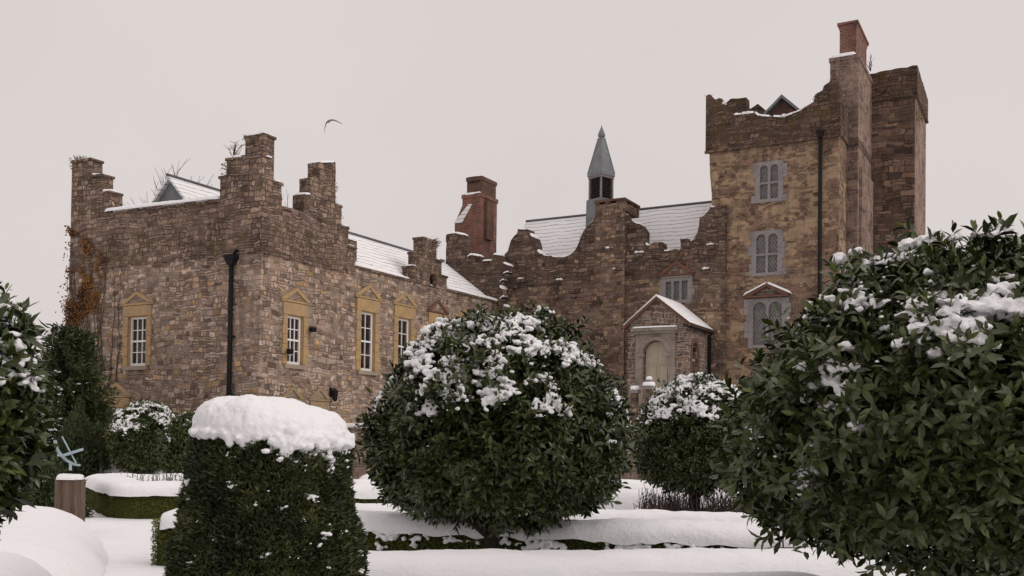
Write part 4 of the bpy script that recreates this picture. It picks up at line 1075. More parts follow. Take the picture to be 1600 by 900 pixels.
# ------------------------------------------------------------------ terrace, retaining wall and gate piers
m = MB(); m.box(0.06, 30, -11.65, -0.01, -0.3, TZ - 0.05)
tr = m.build('terrace', M['ground'], None); tr.location = BLOC; tr.rotation_euler = (0, 0, BANG); tr['kind'] = 'structure'
rw = empty('retaining_wall', BLOC, BANG)
tag(rw, 'low brown stone retaining wall with snow on top, between yew and big laurel', 'wall')
zt = FW(557, 668, -12.0)[1]
m = MB(); m.box(0.06, 26, -12.05, -11.66, -0.2, zt - 0.06); m.box(0.06, 26, -12.1, -11.6, zt - 0.058, zt); m.build('wall', M['wing'], rw)
s = Bag(); V, Q = roll([(0.06, -11.85, zt), (26, -11.85, zt)], 0.3, 0, 0.14, 2.6, 0.02, 2.5, 3, step=0.15); s.add(V, Q); s.build('snow_cap', M['snow'], rw)
for i, (px, py, wd, lab, ball) in enumerate(((1014, 603, 0.42, 'stone gate pier with round snow-capped finial before the cream door', True), (992, 609, 0.32, 'lower stone gate pier with flat snow cap left of the cream door', False))):
    uu, zz = FW(px, py, -6.0)
    r = empty('gate_pier', BM @ Vector((uu, -6.0, TZ - 0.05)), BANG); tag(r, lab, 'gate pier', 'gate piers before the porch')
    hgt = zz - TZ + 0.05
    m = MB(); m.box(-wd / 2 + 0.06, wd / 2 - 0.06, -wd / 2 + 0.06, wd / 2 - 0.06, 0, hgt - 0.12); m.build('shaft', M['hall'], r)
    m = MB(); m.box(-wd / 2, wd / 2, -wd / 2, wd / 2, hgt - 0.118, hgt)
    if ball: m.lathe(0, 0, [(0.09, hgt + 0.001), (0.06, hgt + 0.08), (0.11, hgt + 0.14), (0.11, hgt + 0.2), (0.04, hgt + 0.26)], 10)
    m.build('cap', M['limestone'], r)
    s = Bag(); V, Q = roll([(-wd / 2, 0, hgt), (wd / 2, 0, hgt)], wd / 2 + 0.02, 0, 0.14, 2.8, 0.01, 4, 3, step=0.05); s.add(V, Q)
    s.build('snow_cap', M['snow'], r)
    if ball:
        V, T = blobs([(0, 0, hgt + 0.25)], [0.12], 0.7, 2); mesh_np('snow_ball', V, T, M['snow'], r, True)

# ================================================================== PLANTS
rng = np.random.default_rng(11)
def limb_tree(m, base, top, r0, limbs, spread, rr, seg=7):
    base = Vector(base); top = Vector(top)
    m.tube([base + Vector((0, 0, -0.1)), base.lerp(top, 0.35) + Vector((rr.uniform(-.04, .04), rr.uniform(-.04, .04), 0)), top], [r0 * 1.25, r0, r0 * 0.55], seg)
    for k in range(limbs):
        a = 2 * math.pi * (k + rr.random() * 0.6) / limbs; s = base.lerp(top, rr.uniform(0.15, 0.6))
        e = s + Vector((math.cos(a) * spread * rr.uniform(0.6, 1), math.sin(a) * spread * rr.uniform(0.6, 1), spread * rr.uniform(0.25, 0.9)))
        mid = s.lerp(e, 0.5) + Vector((rr.uniform(-.06, .06), rr.uniform(-.06, .06), rr.uniform(-.08, .04)))
        m.tube([s, mid, e], [r0 * 0.5, r0 * 0.36, r0 * 0.16], 6)

def laurel(label, x, y, zc, rx, rup, rdn, shoots, leafL, leafW, snow, seed, K=8, snow_r=0.05, snow_min=0.2, trunk=0.09, patch=0.52, stray=0.03, cone=0.0, vox=0.014, fresh=0.0, spots=None):
    g = np.random.default_rng(seed)
    root = empty('laurel_bush', (x, y, 0)); tag(root, label, 'shrub', 'clipped laurel balls in the garden')
    n = norm(g.normal(size=(shoots, 3))); n = n[(n[:, 2] > -0.72) | (g.random(shoots) < 0.35)]; shoots = len(n)
    lump = 1 + 0.14 * (fbm(n * 2.2 + seed, 3) - 0.5) * 2 + 0.13 * (fbm(n * 8.5 + seed, 2) - 0.5) * 2
    depth = 1 - np.abs(g.normal(size=shoots)) * 0.105
    st = g.random(shoots) < stray
    depth = np.where(st, 1.02 + g.random(shoots) * 0.08, np.clip(depth, 0.62, 1.03)) * lump
    rz = np.where(n[:, 2] > 0, rup, rdn)
    ell = np.stack([n[:, 0] * rx, n[:, 1] * rx, np.sign(n[:, 2]) * np.abs(n[:, 2]) ** np.where(n[:, 2] < 0, 0.85, 1.0) * rz], 1)
    ell[:, :2] *= (1 - cone * np.clip(n[:, 2], 0, 1) ** 1.0)[:, None]
    tip = ell * depth[:, None] + np.array([0, 0, zc])
    hor = n * np.array([1, 1, 0])
    low = (n[:, 2] + 0.25 * g.normal(size=shoots) < -0.42)[:, None]
    ax = np.where(low, n * 0.35 + hor * 0.7 + np.array([0, 0, -0.28]) + g.normal(size=n.shape) * 0.28,
                  n * 0.62 + np.array([0, 0, 0.55]) + g.normal(size=n.shape) * 0.36)
    ax = norm(ax)
    ref = norm(g.normal(size=n.shape)); b1 = norm(np.cross(ax, ref)); b2 = np.cross(ax, b1)
    bag = Bag(); ts = g.random(shoots)
    for k in range(K):
        ph = 2.4 * k + g.random(shoots) * 0.8
        al = np.radians(16 + 58 * (k / (K - 1)) + g.normal(size=shoots) * 12)
        b = b1 * np.cos(ph)[:, None] + b2 * np.sin(ph)[:, None]
        d = ax * np.cos(al)[:, None] + b * np.sin(al)[:, None]
        d = d + np.array([0, 0, -0.10 - 0.045 * k]) + g.normal(size=d.shape) * 0.12; nn = ax * np.sin(al)[:, None] - b * np.cos(al)[:, None] + np.array([0, 0, 0.25])
        P = tip - ax * (leafL * 0.16 * k)
        sz = g.uniform(0.72, 1.12, shoots) * (0.7 if k == 0 else 1)
        V, T = leaves(P, d, nn, leafL * sz, leafW * sz, 0.32, g.uniform(0.05, 0.42, shoots)[:, None])
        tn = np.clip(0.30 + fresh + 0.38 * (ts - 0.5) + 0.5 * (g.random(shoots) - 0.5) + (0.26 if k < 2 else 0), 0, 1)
        bag.add(V, T, np.repeat(tn, 8))
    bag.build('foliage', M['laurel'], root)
    # added solid core, coloured dark as inner shade, then trunk and limbs
    c = norm(ICO_V); q = fbm(c * 2 + seed, 2)
    Vc = np.stack([c[:, 0] * rx * 0.8, c[:, 1] * rx * 0.8, np.where(c[:, 2] > 0, c[:, 2] * rup * 0.8, c[:, 2] * rdn * 0.55)], 1) * (0.9 + 0.15 * q)[:, None] + np.array([0, 0, zc])
    mesh_np('solid_core', Vc, ICO_T, M['core'], root, True)
    rr = random.Random(seed); m = MB()
    limb_tree(m, (0, 0, 0), (0, 0, zc), trunk, 9, rx * 0.55, rr); m.build('trunk', M['bark'], root, True)
    if snow:
        cand = np.where((n[:, 2] > snow_min) & (depth > 0.93) & ~st)[0]
        pn = fbm(n[cand] * 4.6 + seed * 2.1, 2) + 0.22 * (n[cand, 2] - 0.5)
        cand = cand[pn > patch]; g.shuffle(cand); cand = cand[:snow]
        if spots:                                              # the clumps one sees, where they lie on this bush
            W_ = tip + np.array([x, y, 0]); Lc = (np.array(CM.inverted()) @ np.concatenate([W_, np.ones((len(W_), 1))], 1).T).T
            px = 800 + F * Lc[:, 0] / -Lc[:, 2]; py = 450 + SHIFT * 1600 - F * Lc[:, 1] / -Lc[:, 2]
            face = (n[:, 1] < 0.15) & (depth > 0.93) & ~st; extra = []
            for sx_, sy_, sr_ in spots:
                dd = np.hypot(px - sx_, py - sy_) + np.where(face, 0, 1e6); order = np.argsort(dd)
                extra += list(order[:max(1, int((sr_ / 13) ** 2))])
            back = cand[n[cand, 1] > 0.1][:40]
            cand = np.concatenate([np.array(extra, int), back])
        C = []; R = []
        for i in cand:
            big = snow_r * g.choice([0.45, 0.75, 1.0, 1.6], p=[0.22, 0.30, 0.28, 0.20]); base = tip[i] + np.array([0, 0, snow_r * 0.12]) - n[i] * snow_r * 0.25
            t1_ = norm(np.cross(n[i], [0, 0, 1.0])[None])[0]; t2_ = np.cross(t1_, n[i])
            if t2_[2] > 0: t2_ = -t2_
            sk = g.normal() * 0.5
            for _ in range(g.integers(14, 40)):
                a_, b_ = g.normal() * 1.5, g.normal() * 0.9
                o = t1_ * a_ * big + t2_ * (b_ + sk * a_) * big + np.array([0, 0, 1]) * g.normal() * 0.22 * big
                C.append(base + o); R.append(big * g.uniform(0.26, 0.66))
        V, T = blobs(C, R, 0.6, seed, 0.75); fuse('snow', V, T, vox, root, 0.95 * vox)
        C = []; R = []
        for i in cand:
            for _ in range(4):
                o = norm(np.cross(n[i], g.normal(size=3))[None])[0] * abs(g.normal()) * snow_r * 3.2
                C.append(tip[i] + o - n[i] * snow_r * 0.3); R.append(snow_r * g.uniform(0.08, 0.22))
        V, T = blobs(C, R, 0.6, seed + 3, 0.6); mesh_np('snow_dust', V, T, M['snow'], root, True)
    return root

def by_px(px, D): return (px - 800) / F * D
# the big ball in the middle
D = 10.8
c = on_depth(776, 690, D); laurel('large round laurel ball topped with snow clumps, in the middle of the garden', c.x, D, c.z, 1.40, 1.40, 0.93, 6400, 0.106, 0.038, 165, 3, snow_r=0.050, patch=0.40, trunk=0.10, vox=0.011, fresh=0.05)
D = 6.4
c = on_depth(1497, 650, D); laurel('huge glossy laurel ball filling the lower right corner, nearest the camera', c.x, D, c.z, 1.40, 1.09, 1.06, 6800, 0.102, 0.037, 80, 5, snow_r=0.062, snow_min=0.22, patch=0.52, cone=0.14, vox=0.010, stray=0.08, fresh=0.09, spots=[(1322, 462, 24), (1352, 470, 18), (1385, 466, 14), (1440, 497, 26), (1492, 482, 20), (1537, 487, 34), (1518, 522, 22), (1578, 490, 15), (1160, 684, 14), (1264, 735, 12), (1290, 592, 12), (1482, 396, 22), (1562, 406, 18), (1446, 372, 18), (1532, 348, 16), (1400, 400, 12)])
D = 15.8
c = on_depth(1087, 692, D); laurel('medium laurel ball with heavy snow on top, below the tower and porch', c.x, D, c.z, 0.96, 1.06, 0.84, 3800, 0.095, 0.034, 190, 7, snow_r=0.046, snow_min=0.36, patch=0.42)
D = 5.6
c = on_depth(-120, 640, D); laurel('dark laurel bush cut off by the left edge, snow lying on its leaves', c.x, D, c.z, 0.62, 0.84, 0.74, 1900, 0.12, 0.042, 50, 9, snow_r=0.05, snow_min=0.0, patch=0.47, vox=0.011)
D = 27.0
c = on_depth(225, 688, D); laurel('small round laurel ball dusted with snow before the left house wall', c.x, D, c.z, 0.96, 1.05, 0.95, 2800, 0.12, 0.042, 190, 13, snow_r=0.042, snow_min=0.25, patch=0.42, vox=0.02, fresh=0.22)
D = 24.0
c = on_depth(294, 700, D); laurel('small laurel ball half hidden behind the snow-capped yew cone', c.x, D, c.z, 0.62, 0.85, 0.9, 1700, 0.12, 0.042, 40, 15, snow_r=0.032, snow_min=0.2, patch=0.48, vox=0.02, fresh=0.28)

# ------------------------------------------------------------------ clipped yew with a cap of snow
def yew():
    D = 7.0; x = by_px(425, D); g = np.random.default_rng(4)
    root = empty('yew_topiary', (x, D, 0)); tag(root, 'clipped dark yew drum tapering upward under a thick cap of snow', 'topiary')
    zt = 1.68; r0, r1 = 0.745, 0.50
    n = 64000; a = g.random(n) * 2 * math.pi; z = (zt - 0.10) * g.random(n) ** 0.9
    rim = np.zeros(n, bool)
    dirs = np.stack([np.cos(a), np.sin(a), np.zeros(n)], 1)
    lum = 0.075 * (fbm(np.stack([np.cos(a) * 2.4, np.sin(a) * 2.4, z * 2.6], 1), 3) - 0.5) * 2 + 0.03 * (fbm(np.stack([np.cos(a) * 9, np.sin(a) * 9, z * 11], 1), 2) - 0.5) * 2
    rad = (r0 + (r1 - r0) * (z / zt)) + lum - np.abs(g.normal(size=n)) * 0.022
    edge = np.clip((z - (zt - 0.28)) / 0.18, 0, 1); rad -= 0.05 * edge ** 2
    rad = np.where(rim, rad * np.sqrt(g.random(n)), rad); z = np.where(rim, zt - 0.02, z)
    P = dirs * rad[:, None] + np.stack([np.zeros(n), np.zeros(n), z], 1)
    ax = dirs * 0.7 + np.array([0, 0, 0.45]) + g.normal(size=(n, 3)) * 0.55
    V, T = diamonds(P, ax, dirs + g.normal(size=(n, 3)) * 0.5 + np.array([0, 0, 0.4]), g.uniform(0.025, 0.06, n), g.uniform(0.009, 0.017, n))
    tn = np.clip(0.45 + 1.1 * (fbm(P * 5 + 2, 3) - 0.5) + 0.55 * (g.random(n) - 0.5), 0, 1)
    b = Bag(); b.add(V, T, np.repeat(tn, 4)); b.build('foliage', M['yew'], root, False)
    # solid dark core added to block light behind the needles
    m = MB(); m.lathe(0, 0, [(r0 - 0.07, 0), (r0 * 0.5 + r1 * 0.5 - 0.075, zt / 2), (r1 - 0.085, zt - 0.04)], 32); m.build('solid_core', M['core'], root, True)
    # cap
    na, nr = 120, 26
    A = np.linspace(0, 2 * math.pi, na, endpoint=False); S = np.linspace(0, 1, nr)
    aa, ss = np.meshgrid(A, S, indexing='ij')
    prof_r = np.sin(ss * math.pi * 0.545) / np.sin(math.pi * 0.5)
    prof_r = np.clip(prof_r, 0, 1)
    R = 0.535
    x_ = np.cos(aa) * prof_r * R; y_ = np.sin(aa) * prof_r * R
    zz = zt - 0.03 + 0.205 * np.clip(np.cos(ss * math.pi * 0.545), -1, 1) ** 1.0 * np.where(ss < 0.8333, 1, 1)
    zz = np.where(ss > 0.62, zz - 0.045 * ((ss - 0.62) / 0.38), zz)
    q = np.stack([x_, y_, zz], -1)
    zz = zz + 0.07 * (fbm(q * 2.6, 3) - 0.5) * 2 * (1 - 0.4 * ss) - 0.075 * x_ + 0.03 * (fbm(q * 9, 2) - 0.5)
    fr_ = (fbm(np.stack([np.cos(aa) * 5, np.sin(aa) * 5, aa * 0], -1), 3) - 0.5)
    zz = zz + np.where(ss > 0.8, (ss - 0.8) / 0.2, 0) * (0.12 * fr_ - 0.03 - 0.07 * np.clip(np.cos(aa), 0, 1))
    rj = 1 + 0.06 * (fbm(q * 7 + 3, 3) - 0.5) * np.where(ss > 0.4, 1, ss / 0.4)
    V = np.stack([x_ * rj, y_ * rj, zz], -1).reshape(-1, 3)
    i = np.arange(na * nr).reshape(na, nr); i2 = np.roll(i, -1, axis=0)
    Q = np.stack([i[:, :-1], i2[:, :-1], i2[:, 1:], i[:, 1:]], -1).reshape(-1, 4)
    bot = len(V); V = np.concatenate([V, [[0, 0, zt - 0.1]]]); Tq = np.concatenate([Q[:, [0, 2, 1]], Q[:, [0, 3, 2]], np.stack([i2[:, -1], i[:, -1], np.full(na, bot)], 1)])
    C, Rr = [], []
    for k in range(420):                                       # crumbled fringe under the cap
        t = g.random() * 2 * math.pi; rr_ = 0.505 + g.normal() * 0.022; dz = 0.06 + abs(g.normal()) * 0.045 * (1.2 + math.cos(t))
        C.append((math.cos(t) * rr_, math.sin(t) * rr_, zt - 0.015 - dz)); Rr.append(g.uniform(0.010, 0.036) * (1 + 0.7 * (g.random() < 0.15)))
    for k in range(46):                                       # lump sagging to the right
        t = -0.55 + g.normal() * 0.3; rr_ = 0.53 + g.random() * 0.05
        C.append((math.cos(t) * rr_, math.sin(t) * rr_, zt - 0.09 - g.random() * 0.08)); Rr.append(g.uniform(0.025, 0.05))
    Vb, Tb = blobs(C, Rr, 0.75, 5, 0.75); f = Bag(); f.add(V, Tq); f.add(Vb, Tb); fuse('snow_cap', np.concatenate(f.V), np.concatenate(f.T), 0.012, root, 0.006)
    C, Rr = [], []
    for k in range(150):
        t = g.random() * 2 * math.pi; z = zt * (1 - g.random() ** 1.3 * 0.8); rr_ = r0 + (r1 - r0) * z / zt + 0.012
        s = g.choice([0.010, 0.015, 0.028], p=[0.6, 0.3, 0.1])
        for _ in range(g.integers(4, 12)):
            C.append((math.cos(t) * rr_ + g.normal() * s, math.sin(t) * rr_ + g.normal() * s, z + g.normal() * s * 0.4)); Rr.append(s * g.uniform(0.3, 0.75))
    V, T = blobs(C, Rr, 0.65, 8, 0.6); fuse('snow_fleck', V, T, 0.007, root, 0.003)
yew()

# ------------------------------------------------------------------ box hedges of the parterre under banks of snow
def hedge(label, path, hw=0.32, h=0.45, snow=0.18, drop=0.1, dens=2600, seed=1, over=0.05, edge=0.09, amp=0.035, leaf=0.03, flecks=0, ex=3.1):
    g = np.random.default_rng(seed)
    p0 = np.array(path[0][:2]); root = empty('box_hedge', (p0[0], p0[1], 0)); tag(root, label, 'hedge', 'low box hedges of the snowy parterre')
    P = [(p[0] - p0[0], p[1] - p0[1]) for p in path]
    Vc, Qc = roll(P, hw - (0.04 if dens else 0.2), 0.0, h - (0.02 if dens else 0.14), 9 if dens else 2.6, 0.012, 5, seed, step=0.04, M_=14, sm=1, taper=0.03 if dens else True); mesh_np('solid_core', Vc, Qc, M['hedgecore'], root, True)
    A = np.array(P); sg = np.linalg.norm(np.diff(A, axis=0), axis=1); L = np.concatenate([[0], np.cumsum(sg)])
    if dens:
        n = int(dens * L[-1] * 2 * h); s = g.random(n) * L[-1]
        C = np.stack([np.interp(s, L, A[:, k]) for k in (0, 1)], 1); C2 = np.stack([np.interp(np.clip(s + 0.05, 0, L[-1]), L, A[:, k]) - np.interp(np.clip(s - 0.05, 0, L[-1]), L, A[:, k]) for k in (0, 1)], 1)
        C2 = norm(C2); side = np.where(g.random(n) < 0.5, 1, -1); nr = np.stack([-C2[:, 1], C2[:, 0]], 1) * side[:, None]
        # the two ends as well
        e = g.random(n) < min(0.3, 2 * hw / max(L[-1], 0.1)); e0 = g.random(n) < 0.5
        t0 = norm((A[1] - A[0])[None])[0]; t1 = norm((A[-1] - A[-2])[None])[0]
        ec = np.where(e0[:, None], A[0], A[-1]); ed = np.where(e0[:, None], -t0, t1); en = np.stack([-ed[:, 1], ed[:, 0]], 1)
        off = g.uniform(-1, 1, n)[:, None] * hw
        z = h * g.random(n)
        lum = 0.03 * (fbm(np.stack([C[:, 0] * 2, C[:, 1] * 2, z * 3], 1), 2) - 0.5) * 2
        XY = np.where(e[:, None], ec + en * off - ed * (0.015 * np.abs(g.normal(size=n)))[:, None], C + nr * (hw - 0.03 + lum - np.abs(g.normal(size=n)) * 0.015)[:, None])
        dr = np.where(e[:, None], ed, nr)
        PP = np.concatenate([XY, z[:, None]], 1); d3 = np.concatenate([dr, np.zeros((n, 1))], 1)
        V, T = diamonds(PP, d3 * 0.6 + np.array([0, 0, 0.5]) + g.normal(size=(n, 3)) * 0.5, d3 + g.normal(size=(n, 3)) * 0.5, leaf * g.uniform(0.6, 1.4, n), leaf * 0.45)
        tn = np.clip(0.5 + 1.0 * (fbm(PP * 3 + 3, 3) - 0.5) + 0.5 * (g.random(n) - 0.5), 0, 1)
        b = Bag(); b.add(V, T, np.repeat(tn, 4)); b.build('foliage', M['box'], root, False)
    b = Bag(); V, Q = roll(P, hw + over, h - drop, snow + drop, ex, amp, 2.2, seed, edge, step=0.07, M_=22, sm=1, taper=0.2 if dens else True); b.add(V, Q)
    b.build('snow_cap', M['snow'], root)
    if flecks:
        C = []; R = []
        t = norm((A[-1] - A[0])[None])[0]; nr = np.array([t[1], -t[0]])
        for k in range(flecks):
            s = g.uniform(0.6, L[-1] - 0.6); b0_ = np.array([np.interp(s, L, A[:, 0]), np.interp(s, L, A[:, 1])]); big = g.uniform(0.012, 0.045); zc_ = h - drop - abs(g.normal()) * 0.09
            for _ in range(g.integers(6, 16)):
                q = b0_ + nr * (hw + 0.015 + g.normal() * 0.012) + t * g.normal() * big * 1.8
                C.append((q[0], q[1], zc_ + g.normal() * big * 0.7)); R.append(big * g.uniform(0.3, 0.9))
        V, T = blobs(C, R, 0.75, seed, 0.6); fuse('snow_fleck', V, T, 0.014, root, 0.006)
    return root
def lv(px, py, z=0.58):
    p = on_level(px, py, z); return (p.x, p.y)
def row(pts, push=0.3, z=0.58):                              # photographed far edge of the snow -> centre line of the hedge
    return [(lambda q: (q[0], q[1] - push))(lv(px, py, z)) for px, py in pts]
hedge('nearest snow-buried hedge along the bottom edge of the picture', row([(700, 904), (1000, 894), (1330, 890)]), 0.5, 0.40, 0.2, 0.45, 0, 21)
hedge('long smooth snow bank hedge right in front of the big laurel ball', row([(380, 858), (700, 858), (1000, 853), (1400, 851)], 0.42, 0.52), 0.44, 0.34, 0.2, 0.33, 0, 22, amp=0.03)
hedge('snowy hedge with dark leafy base just behind the big laurel trunk', row([(258, 797), (560, 801), (900, 814), (1300, 826)], 0.08, 0.66), 0.32, 0.57, 0.12, 0.08, 4200, 23, flecks=70, leaf=0.034, edge=0.05, amp=0.03)
hedge('white hedge bank behind the big laurel, second behind its trunk', row([(420, 782), (620, 788), (960, 795), (1300, 806)], 0.3), 0.36, 0.42, 0.18, 0.36, 0, 24)
hedge('white hedge bank in front of the medium laurel ball with snow to the ground', row([(640, 764), (960, 768), (1010, 769), (1300, 778)], 0.4), 0.42, 0.45, 0.18, 0.4, 0, 25)
hedge('far white hedge strip between the two laurel balls', row([(560, 742), (800, 748), (1000, 752), (1250, 757)], 0.4), 0.4, 0.45, 0.18, 0.4, 0, 26)
c0 = on_level(176, 818, 0.0)
hedge('green box hedge corner with thick snow top behind the wooden post', [(c0.x - 1.49, c0.y + 3.19), (c0.x + 0.20, c0.y + 0.36), (c0.x + 7.5, c0.y + 0.75)], 0.36, 0.52, 0.19, 0.05, 5000, 27, over=0.05, edge=0.03)
hedge('snow-topped hedge strip behind the green hedge corner, with dry stalks', row([(150, 742), (330, 744), (600, 750)], 0.4), 0.4, 0.45, 0.18, 0.3, 0, 28)
hedge('farthest snowy hedge strip at the foot of the small left laurel balls', row([(118, 727), (240, 729), (420, 731)], 0.4), 0.45, 0.45, 0.18, 0.15, 900, 29)
hedge('wide snow mound hedge running back towards the wooden post at left', [(-4.75, 8.6), (-5.2, 10.2), (-5.85, 11.8), (-7.2, 14.6)], 0.95, 0.32, 0.22, 0.45, 0, 31, over=0.05, ex=2.1)
hedge('nearest rounded snow bank in the lower left corner', [(-3.42, 7.5), (-4.2, 7.55), (-6.8, 7.7)], 0.62, 0.40, 0.22, 0.6, 0, 32)

# dry stalks in the beds
def stalks(label, px0, px1, D, n, h, seed, hold=0.25):
    g = random.Random(seed); a = Vector((by_px(px0, D), D, 0.06)); b = Vector((by_px(px1, D), D, 0.06))
    m = MB(); c = (a + b) / 2
    for k in range(n):
        p = a.lerp(b, g.random()) - c; p.y += g.uniform(-hold, hold); p.z = 0.0
        hh = h * g.uniform(0.5, 1.1)
        t = p + Vector((g.uniform(-.15, .15), g.uniform(-.1, .1), hh)); md = p.lerp(t, 0.5) + Vector((g.uniform(-.03, .03), 0, 0))
        m.tube([p, md, t], [0.009, 0.007, 0.004], 4, False)
        for _ in range(3):
            s = p.lerp(t, g.uniform(0.35, 0.95)); m.tube([s, s + Vector((g.uniform(-.12, .12), g.uniform(-.08, .08), g.uniform(.02, .16)))], [0.006, 0.003], 4, False)
    o = m.build('dry_stalks', M['twig'], None); o.location = (c.x, c.y, 0.0); tag(o, label, 'plants', None, 'stuff')
stalks('dark dry herb stalks sticking out of snow beneath the medium laurel ball', 1000, 1200, 15.5, 520, 0.74, 3, 0.5)
stalks('sparse dry stalks in the snow before the small left laurel balls', 205, 285, 20.5, 90, 0.74, 4, 0.3)

# ------------------------------------------------------------------ conifer at the house corner
def conifer():
    g = np.random.default_rng(8); D = 29.5; x = by_px(108, D)
    root = empty('conifer_tree', (x, D, 0)); tag(root, 'dark feathery conifer growing against the left corner of the house', 'tree')
    m = MB(); rr = random.Random(3); bag = Bag(); H = 4.7
    m.tube([(0, 0, -0.1), (0.05, 0, 2), (-0.05, 0.05, H)], [0.16, 0.11, 0.02], 7)
    P, Dd, Nn, ti = [], [], [], []
    for k in range(330):
        t = g.random() ** 0.8; z0 = 0.15 + (H - 0.35) * t; a = g.random() * 2 * math.pi
        Lb = (1.5 * (1 - t) ** 0.55 + 0.3) * g.uniform(0.65, 1.15); up = g.uniform(0.1, 0.6)
        d = np.array([math.cos(a), math.sin(a), up]); d /= np.linalg.norm(d)
        m.tube([(0, 0, z0), tuple(np.array([0, 0, z0]) + d * Lb * 0.5), tuple(np.array([0, 0, z0 - 0.06 * Lb]) + d * Lb)], [0.018, 0.012, 0.004], 4, False)
        nb = int(70 * Lb); s = g.random(nb) ** 0.7 * Lb
        base = np.array([0, 0, z0]) + d[None] * s[:, None] + g.normal(size=(nb, 3)) * 0.07 - np.array([0, 0, 1])[None] * (s ** 2 * 0.06)[:, None]
        ax = d[None] * 0.8 + g.normal(size=(nb, 3)) * 0.5 + np.array([0, 0, -0.15])
        P.append(base); Dd.append(ax); Nn.append(g.normal(size=(nb, 3)) + np.array([0, 0, 1.0])); ti.append(np.clip(0.35 + 0.3 * (g.random() - 0.5) + 0.5 * (g.random(nb) - 0.5) + 0.15 * (1 - t), 0, 1))
    P = np.concatenate(P); Dd = np.concatenate(Dd); Nn = np.concatenate(Nn); ti = np.concatenate(ti)
    V, T = diamonds(P, Dd, Nn, g.uniform(0.1, 0.24, len(P)), g.uniform(0.03, 0.06, len(P)))
    bag.add(V, T, np.repeat(ti, 4)); bag.build('crown', M['conifer'], root, False); m.build('trunk', M['bark'], root, True)
    C = [(g.normal() * 0.5, -0.5 - g.random() * 0.6, g.uniform(0.4, 3.4)) for _ in range(36)]
    V, T = blobs(C, g.uniform(0.03, 0.08, len(C)), 0.5, 4); mesh_np('snow', V, T, M['snow'], root, True)
conifer()
# dense dark shrub in front of it, behind the wooden post
def loose_shrub(label, px, D, h, r, n, seed, name='evergreen_shrub'):
    g = np.random.default_rng(seed); x = by_px(px, D); root = empty(name, (x, D, 0)); tag(root, label, 'shrub')
    d = norm(g.normal(size=(n, 3))); d[:, 2] = np.abs(d[:, 2]); rad = (1 - np.abs(g.normal(size=n)) * 0.16) * (1 + 0.35 * (fbm(d * 2.5 + seed, 3) - 0.5) * 2)
    P = d * np.array([r, r, h]) * rad[:, None]; P[:, 2] = np.clip(P[:, 2], 0.05, None)
    V, T = diamonds(P, d + np.array([0, 0, 0.3]) + g.normal(size=(n, 3)) * 0.6, g.normal(size=(n, 3)) + np.array([0, 0, 0.6]), g.uniform(0.06, 0.15, n), g.uniform(0.025, 0.05, n))
    b = Bag(); b.add(V, T, np.repeat(np.clip(0.3 + 0.5 * (fbm(P * 2, 2) - 0.5) + 0.5 * (g.random(n) - 0.5), 0, 1), 4)); b.build('crown', M['conifer'], root, False)
    m = MB(); limb_tree(m, (0, 0, 0), (0, 0, h * 0.7), 0.06, 7, r * 0.6, random.Random(seed)); m.build('trunk', M['bark'], root, True)
    mesh_np('solid_core', np.abs(ICO_V * np.array([1, 1, 1])) * np.sign(ICO_V * np.array([1, 1, 0]) + np.array([0, 0, 1])) * np.array([r * 0.7, r * 0.7, h * 0.7]), ICO_T, M['core'], root, True)  # added dark solid standing in for the shade inside the shrub
loose_shrub('dense dark evergreen shrub at the foot of the feathery conifer', 128, 27.0, 2.2, 0.75, 6000, 6)
loose_shrub('low dark evergreen behind the wooden post and left laurel', 62, 17.0, 1.0, 0.75, 5000, 7)

# ------------------------------------------------------------------ autumn creeper on the left corner of the house
def creeper():
    g = np.random.default_rng(2); n = 13000
    root = empty('wall_creeper', BLOC, BANG); tag(root, 'orange autumn creeper climbing the far left corner of the stone house', 'climbing plant')
    z = 2.0 + 6.9 * g.random(n) ** 0.85; u = UL + np.abs(g.normal(size=n)) * (0.8 - 0.05 * z).clip(0.2) * 1.9
    cov = fbm(np.stack([u * 1.3, z * 1.1, z * 0 + 2], 1), 3)
    keep = (cov > 0.42 + 0.05 * (u - UL) + 0.10 * (g.random(n) - 0.5)) & (z < 8.7 - 0.6 * (u - UL)); z, u = z[keep], u[keep]; n = len(z)
    P = np.stack([u, WF - 0.03 - np.abs(g.normal(size=n)) * 0.06, z], 1)
    side = g.random(n) < 0.14
    P[side, 0] = UL - np.abs(g.normal(size=side.sum())) * 0.14; P[side, 1] = WF + g.uniform(-0.15, 0.6, side.sum())
    nn = np.tile([0, -1.0, 0.25], (n, 1)) + g.normal(size=(n, 3)) * 0.45
    dd = np.tile([0, -0.3, -1.0], (n, 1)) + g.normal(size=(n, 3)) * 0.6
    V, T = diamonds(P, dd, nn, g.uniform(0.05, 0.12, n), g.uniform(0.04, 0.09, n))
    h = (z - 2) / 6
    tn = np.clip(0.25 + 0.28 * (g.random(n) - 0.3) + 0.7 * (fbm(P * 1.6 + 5, 2) - 0.5) + np.where(z < 4.2, 0.35, 0), 0, 1)
    b = Bag(); b.add(V, T, np.repeat(tn, 4)); b.build('leaves', M['ivy'], root, False)
    m = MB(); rr = random.Random(4)
    for k in range(40):
        uu = UL + rr.random() ** 1.5 * 2.2; pts = []; zz = 0.1; top = rr.uniform(4.5, 8.2)
        while zz < top: pts.append((uu, WF - 0.03, zz)); zz += 0.35; uu += rr.uniform(-0.12, 0.12); uu = max(UL - 0.05, uu)
        m.tube(pts, [0.02 * (1 - 0.7 * i / len(pts)) for i in range(len(pts))], 5, False)
    m.build('stem', M['twig'], root)
creeper()

